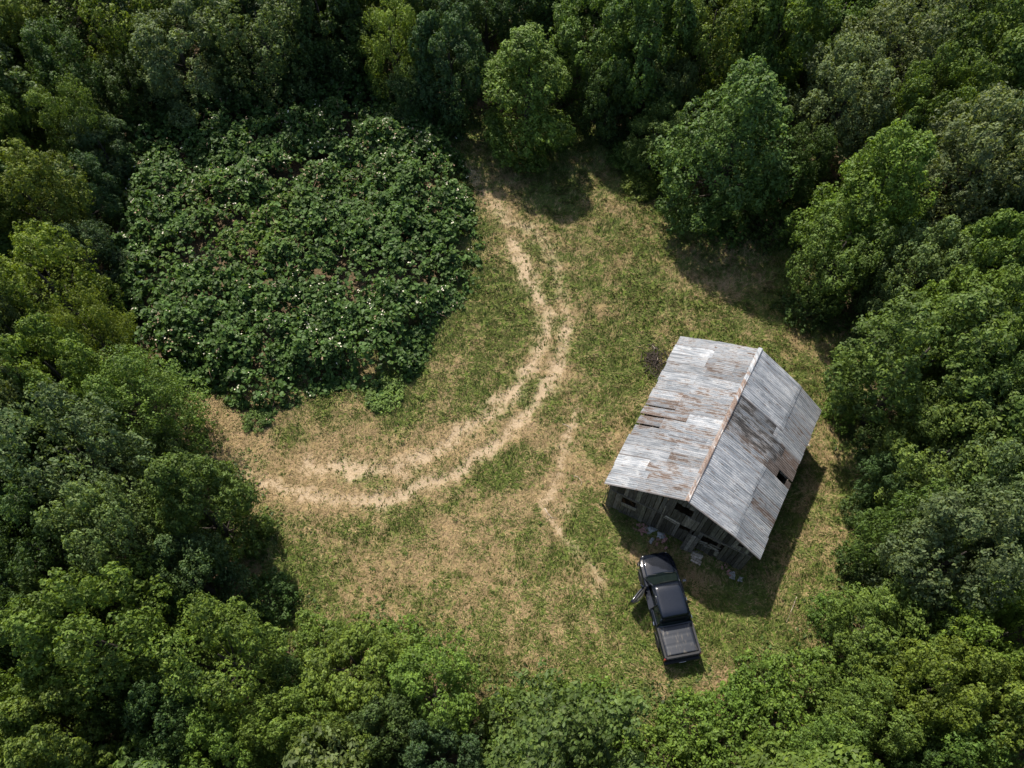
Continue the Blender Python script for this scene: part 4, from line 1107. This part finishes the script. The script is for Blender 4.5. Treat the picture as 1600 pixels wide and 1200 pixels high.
def stone(loc, s, seed, label):
    r = random.Random(seed); mb = MB(); V = []; F = []
    n = 8
    for i, (z, q) in enumerate(((0, .9), (.35, 1.0), (.7, .72), (.92, .3))):
        V += [Vector((q * s[0] * math.cos(6.283 * k / n) * r.uniform(.85, 1.1), q * s[1] * math.sin(6.283 * k / n) * r.uniform(.85, 1.1), z * s[2])) for k in range(n)]
    for i in range(3):
        for k in range(n): F.append((i * n + k, i * n + (k + 1) % n, (i + 1) * n + (k + 1) % n, (i + 1) * n + k))
    F.append(tuple(range(3 * n, 4 * n)))
    mb.add(V, F); o = mb.build("stone", MAT_STONE, None); o.location = (loc[0], loc[1], gz(*loc) - .03); tag(o, label, "stone", "stones in the grass")
stone((20.2, 18.7), (.24, .18, .2), 2, "pale stone at the clearing edge right of the barn")
stone((17.0, 19.0), (.14, .11, .1), 3, "small pale stone in the grass by the barn's right eave")

# ------------------------------------------------------------------ pickup
MAT_PAINT = simple("black_paint", (.003, .005, .010), .55, var=.15, scale=2, spec=.1, coat=1.0)
MAT_TRIM = simple("black_plastic", (.016, .016, .017), .6, var=.2, scale=12)
MAT_RUBBER = simple("tyre_rubber", (.018, .018, .018), .85, var=.25, scale=14)
MAT_ALLOY = simple("alloy", (.45, .45, .46), .35, metal=.8, var=.1)
MAT_CHROME = simple("chrome", (.7, .7, .72), .15, metal=1.0, var=.05)
MAT_LAMP = simple("headlamp", (.65, .68, .7), .1, var=.1, coat=1)
MAT_TAIL = simple("tail_lamp", (.30, .02, .015), .2, var=.1, coat=1)
MAT_SEAT = simple("seat_cloth", (.035, .034, .033), .85, var=.3)
def cover_material():
    m, nt, N, L, P = new_mat("bed_cover_vinyl")
    tc = N.new("ShaderNodeTexCoord"); mp = N.new("ShaderNodeMapping"); mp.inputs["Scale"].default_value = (7, 1.6, 1); L.new(tc.outputs["Object"], mp.inputs[0])
    st = noise(nt, mp.outputs[0], 1.4, 5, .65); bl_ = noise(nt, tc.outputs["Object"], 1.9, 4, .6)
    dust = math_(nt, 'MULTIPLY', ramp(nt, st, [(.50, (0, 0, 0)), (.72, (1, 1, 1))]), ramp(nt, bl_, [(.42, (0, 0, 0)), (.62, (1, 1, 1))]))
    c = mixc(nt, dust, (.014, .017, .024), (.15, .13, .10))
    L.new(c, P.inputs["Base Color"]); P.inputs["Roughness"].default_value = .48
    return m
MAT_COVER = cover_material()
def glass_material():
    m, nt, N, L, P = new_mat("tinted_glass")
    P.inputs["Base Color"].default_value = (.006, .010, .010, 1); P.inputs["Roughness"].default_value = .03; P.inputs["Specular IOR Level"].default_value = .7
    tr = N.new("ShaderNodeBsdfTransparent"); tr.inputs[0].default_value = (.60, .74, .70, 1)
    mx = N.new("ShaderNodeMixShader"); mx.inputs[0].default_value = .5
    L.new(P.outputs[0], mx.inputs[1]); L.new(tr.outputs[0], mx.inputs[2]); L.new(mx.outputs[0], N["Material Output"].inputs[0])
    return m
MAT_GLASS = glass_material()

truck = empty("pickup_truck", (7.86, 9.78, 0), math.radians(10.2))
tag(truck, "black double-cab pickup parked in front of the barn with its driver's door open", "pickup")
YW = (1.62, -1.62); RW = .38
def half_w(y):
    f = [(-2.62, .93), (-2.3, .955), (-1.0, .96), (.6, .96), (1.5, .955), (2.0, .93), (2.35, .86), (2.55, .76), (2.64, .62)]
    return float(np.interp(y, [a for a, _ in f], [b for _, b in f]))
def deck(y):
    f = [(-2.62, 1.08), (-1.15, 1.10), (-1.0, 1.12), (1.2, 1.12), (1.45, 1.13), (2.0, 1.09), (2.45, 1.01), (2.58, .93), (2.64, .82)]
    return float(np.interp(y, [a for a, _ in f], [b for _, b in f]))
def low(y):
    z = .44
    for w in YW:
        d = abs(y - w)
        if d < RW + .09: z = max(z, math.sqrt(max(0, (RW + .09) ** 2 - d * d)) + .38 - .02)
    return z
ys_ = sorted(set(np.round(np.concatenate([np.linspace(-2.62, 2.64, 56), [-.10, -.095, .98, .985]]), 3)))
rows = []
for y in ys_:
    w, h, zb = half_w(y), deck(y), low(y)
    row = []
    for s in (-1, 1):
        q = 1.0
        side = []
        ap = (s == -1 and -.10 < y < .982)
        wi = w - (.30 if ap else 0)
        pts = [(0, h + .012), (.45 * w, h + .008), (.80 * wi, h - .008), (.93 * wi, h - .035), (.985 * wi, h - .10), (wi, h - .22), (wi * .995, max(.70, zb + .02)), (w * .975, max(.58, zb + .01)), (w * .94, zb)]
        if ap: pts[6] = (wi, .62); pts[7] = (w * .975, .56)
        side = [Vector((s * px, y, pz)) for px, pz in pts]
        row.append(side)
    rows.append(list(reversed(row[0])) + row[1][1:])
mbody = MB().grid(rows)
n = len(rows[0]); base = 0
mbody.f.append(tuple(range(n))); mbody.f.append(tuple((len(rows) - 1) * n + k for k in reversed(range(n))))
body = mbody.build("body", MAT_PAINT, truck, True)
es = body.modifiers.new("split", 'EDGE_SPLIT'); es.split_angle = math.radians(38)
# floor pan and arches
MB().box((0, 0, .42), (1.5, 4.7, .16)).build("chassis", MAT_TRIM, truck)
# hood with raised centre and creases
rows = []
for y in np.linspace(1.43, 2.50, 9):
    w = half_w(y) * .80; h = deck(y)
    rows.append([Vector((u * w, y - .05 * u * u, h + .016 + .030 * (1 if abs(u) < .62 else max(0, (1 - abs(u)) / .38)) * (1 if y < 2.3 else .6))) for u in np.linspace(-1, 1, 15)])
hood = MB().grid(rows).build("hood", MAT_PAINT, truck, True); hood.modifiers.new("thick", 'SOLIDIFY').thickness = -.01
# bed cover, folds
cov = []
for y in np.linspace(-2.50, -1.14, 22):
    w = .80
    cov.append([Vector((u * w, y, 1.128 + .022 * (1 - u * u) - (.008 if any(abs(y - q) < .035 for q in (-1.60, -2.05)) else 0))) for u in np.linspace(-1, 1, 11)])
bc = MB().grid(cov).build("bed_cover", MAT_COVER, truck, True); bc.modifiers.new("thick", 'SOLIDIFY').thickness = -.012
for s in (-1, 1):
    MB().box((s * .865, -1.85, 1.122), (.10, 1.46, .045)).build("bed_rail", MAT_TRIM, truck, bevel=.012)
tg = MB().box((0, -2.635, .84), (1.62, .05, .50)).build("tailgate", MAT_PAINT, truck, bevel=.015)
MB().box((0, -2.668, .98), (.26, .02, .06)).build("handle", MAT_TRIM, tg, bevel=.006)
MB().box((0, -2.57, 1.105), (1.66, .12, .03)).build("spoiler_lip", MAT_TRIM, tg, bevel=.01)
MB().box((0, -2.72, .56), (1.80, .16, .16)).build("rear_bumper", MAT_TRIM, truck, bevel=.03)
MB().box((0, -2.812, .58), (.34, .015, .10)).build("number_plate", MAT_ALLOY, truck)
for s in (-1, 1):
    MB().box((s * .885, -2.60, .86), (.10, .09, .40)).build("tail_light", MAT_TAIL, truck, bevel=.02)
fb = []
for s in np.linspace(-1, 1, 13):
    pass
mbp = MB(); pr = [(u * .92, 2.66 - .34 * abs(u) ** 2.6) for u in np.linspace(-1, 1, 13)]
mbp.grid([[Vector((x, y + d, z)) for x, y in pr] for d, z in ((-.14, .74), (.0, .72), (.04, .60), (.02, .44), (-.14, .42))])
mbp.build("front_bumper", MAT_TRIM, truck, True)
mbg = MB(); mbg.grid([[Vector((x * .58, y + .012 + d, z)) for x, y in pr] for d, z in ((-.03, .90), (.0, .78), (-.02, .73))]); mbg.build("grille", MAT_TRIM, truck, True)
for s in (-1, 1):
    rowsh = [[Vector((s * (.60 + .27 * t), 2.585 - .36 * t ** 1.5 + d, z - .02 * t)) for t in np.linspace(0, 1, 6)] for d, z in ((-.09, .965), (.015, .92), (.03, .80), (-.05, .78))]
    MB().grid(rowsh).build("headlight", MAT_LAMP, truck, True)
# cab: roof, pillars, glass
ZB, ZR = 1.10, 1.80
def cab_w(t): return .875 - .205 * t            # half width from belt (0) to roof (1)
rr = []
for y in np.linspace(-.88, .80, 13):
    v = (y + .04) / .84
    drop = .055 * max(0, abs(v) - .55) ** 2 / .2 + (.03 if abs(v) > .97 else 0)
    rr.append([Vector((u * .70 * (1 - .05 * abs(v) ** 3), y, ZR + .025 * (1 - u * u) - drop - (.05 * max(0, abs(u) - .86) / .14))) for u in np.linspace(-1, 1, 15)])
roof_t = MB().grid(rr).build("roof", MAT_PAINT, truck, True); roof_t.modifiers.new("thick", 'SOLIDIFY').thickness = -.04
WS0, WS1, RW0, RW1 = 1.47, .80, -1.06, -.88      # windscreen foot, top; rear window foot, top
def pillar(p, q, w, nm="pillar"):
    MB().tube([p, Vector(p).lerp(Vector(q), .5) + Vector((0, 0, .012)), q], w, 6).build(nm, MAT_PAINT, truck, True)
for s in (-1, 1):
    pillar((s * .855, WS0 - .06, ZB), (s * .685, WS1 - .02, ZR - .04), .042)
    pillar((s * .875, -.14, ZB), (s * .690, -.12, ZR - .04), .045)
    pillar((s * .860, RW0 + .04, ZB), (s * .680, RW1 + .03, ZR - .04), .055)
    pillar((s * .685, WS1 - .02, ZR - .035), (s * .680, RW1 + .03, ZR - .035), .035, "roof_rail")
def pane(corners, nm, parent, bow=(0, 0, 0), nseg=8):
    a, b, c, d = [Vector(p) for p in corners]; rows = []
    for i in range(5):
        t = i / 4; l = a.lerp(d, t); r = b.lerp(c, t)
        rows.append([l.lerp(r, k / nseg) + Vector(bow) * (1 - (2 * k / nseg - 1) ** 2) for k in range(nseg + 1)])
    return MB().grid(rows).build(nm, MAT_GLASS, parent, True)
pane([(-.83, WS0 - .02, ZB + .025), (.83, WS0 - .02, ZB + .025), (.665, WS1, ZR - .02), (-.665, WS1, ZR - .02)], "windscreen", truck, (0, .11, .02))
pane([(.80, RW0, ZB + .02), (-.80, RW0, ZB + .02), (-.655, RW1 - .005, ZR - .03), (.655, RW1 - .005, ZR - .03)], "rear_window", truck, (0, -.03, 0))
for s in (-1, 1):
    pane([(s * .868, -.18, ZB + .02), (s * .858, RW0 + .10, ZB + .02), (s * .690, RW1 + .06, ZR - .06), (s * .698, -.16, ZR - .06)], "side_window", truck)
pane([(.864, WS0 - .20, ZB + .02), (.872, -.10, ZB + .02), (.698, -.08, ZR - .06), (.698, WS1 - .02, ZR - .06)], "side_window", truck)
MB().tube([(-.80, WS0 - .04, ZB + .035), (0, WS0 + .075, ZB + .05), (.80, WS0 - .04, ZB + .035)], .028, 5).build("cowl", MAT_TRIM, truck, True)
for x0, x1 in ((-.62, .02), (.06, .60)):
    MB().tube([(x0, WS0 + .05, ZB + .065), ((x0 + x1) / 2, WS0 - .01, ZB + .13), (x1, WS0 - .06, ZB + .15)], .010, 4).build("wiper", MAT_TRIM, truck)
# inside
MB().box((0, 1.18, 1.13), (1.52, .38, .09)).build("dashboard", MAT_SEAT, truck, bevel=.03)
for s in (-1, 1):
    st = MB().box((s * .36, .30, 1.16), (.48, .50, .14)).build("seat", MAT_SEAT, truck, bevel=.04)
    MB().box((s * .36, .03, 1.40), (.46, .13, .50), Matrix.Rotation(.18, 3, 'X')).build("backrest", MAT_SEAT, st, bevel=.04)
st = MB().box((0, -.62, 1.16), (1.30, .44, .12)).build("seat", MAT_SEAT, truck, bevel=.04)
MB().box((0, -.86, 1.36), (1.28, .10, .42)).build("backrest", MAT_SEAT, st, bevel=.04)
sw = [(-.36 + .17 * math.cos(a), .86 + .07 * math.sin(a), 1.27 + .155 * math.sin(a)) for a in np.linspace(0, 2 * math.pi, 17)]
MB().tube(sw, .016, 5).build("steering_wheel", MAT_TRIM, truck, True)
# doors: closed ones as proud panels, the driver's front one swung open
def door_panel(s, y0, y1, nm="door"):
    rows = []
    for z, k in ((1.075, .968), (1.0, .993), (.90, 1.004), (.70, 1.002), (.56, .985)):
        rows.append([Vector((s * (half_w(y) * k + .004), y, z)) for y in np.linspace(y0, y1, 6)])
    o = MB().grid(rows).build(nm, MAT_PAINT, truck, True); o.modifiers.new("thick", 'SOLIDIFY').thickness = .012 * s
    MB().box((s * (half_w(y0) + .022), min(y0, y1) + .14, .96), (.03, .17, .03)).build("handle", MAT_CHROME, o, bevel=.008)
    return o
door_panel(1, -.09, .97); door_panel(1, -.98, -.12); door_panel(-1, -.98, -.12)
door = empty("door", (-.955, .985, 0), math.radians(-52)); door.parent = truck
door["label"] = "driver's door swung open"
rows = [[Vector((-.03 * (1 - (2 * t - 1) ** 2) + dx, -1.07 * t, z)) for t in np.linspace(0, 1, 7)] for z, dx in ((1.10, .03), (1.0, 0), (.88, -.012), (.66, -.008), (.50, .015))]
o = MB().grid(rows).build("door_skin", MAT_PAINT, door, True); o.modifiers.new("thick", 'SOLIDIFY').thickness = .10; o.modifiers["thick"].offset = -1
MB().tube([(.055, .0, 1.105), (.055, -.55, 1.115), (.055, -1.07, 1.105)], .062, 6).build("glint_cover", MAT_TRIM, door, True)  # dull tube added along the door's top edge to hide its sun glint
MB().tube([(.04, -.06, 1.09), (.16, -.42, 1.52), (.215, -.62, 1.70), (.22, -1.02, 1.70), (.05, -1.05, 1.10)], .026, 5).build("window_frame", MAT_TRIM, door, True)
pane([(.045, -.12, 1.10), (.045, -1.03, 1.10), (.20, -1.00, 1.68), (.20, -.62, 1.68)], "side_window", door)
MB().box((-.03, -.92, .98), (.035, .18, .035)).build("handle", MAT_CHROME, door, bevel=.008)
m_ = MB().box((-.13, -.10, 1.18), (.20, .10, .17)).build("mirror", MAT_PAINT, door, bevel=.03)
m_ = MB().box((1.07, .93, 1.18), (.20, .10, .17)).build("mirror", MAT_PAINT, truck, bevel=.03)
MB().box((1.08, .877, 1.18), (.15, .008, .12)).build("mirror_glass", MAT_CHROME, m_)
# wheels
tyre = MB().lathe([(.23, -.11), (.33, -.12), (.37, -.10), (.385, -.05), (.385, .05), (.37, .10), (.33, .12), (.23, .11)], n=28)
rim = MB().lathe([(.05, .06), (.08, .105), (.17, .085), (.215, .10), (.235, .112), (.235, -.10), (.1, -.10)], n=20)
tm2 = pymesh("tyre", tyre.v, tyre.f, True); rm2 = pymesh("rim", rim.v, rim.f, True)
for s in (-1, 1):
    for y in YW:
        w_ = empty("wheel", (s * .82, y, .385), 0 if s == 1 else math.pi); w_.parent = truck
        obj("tyre", tm2, w_, MAT_RUBBER); obj("rim", rm2, w_, MAT_ALLOY)
for s in (-1, 1):
    for y in YW:
        pts = [Vector((s * .955, y + (RW + .09) * math.cos(a), .36 + (RW + .09) * math.sin(a))) for a in np.linspace(.15, math.pi - .15, 13)]
        MB().tube(pts, .028, 5).build("wheel_arch", MAT_TRIM, truck, True)
MB().tube([(-.60, 2.0, 1.10), (-.62, 1.97, 1.55)], [.006, .003], 4).build("antenna", MAT_TRIM, truck)
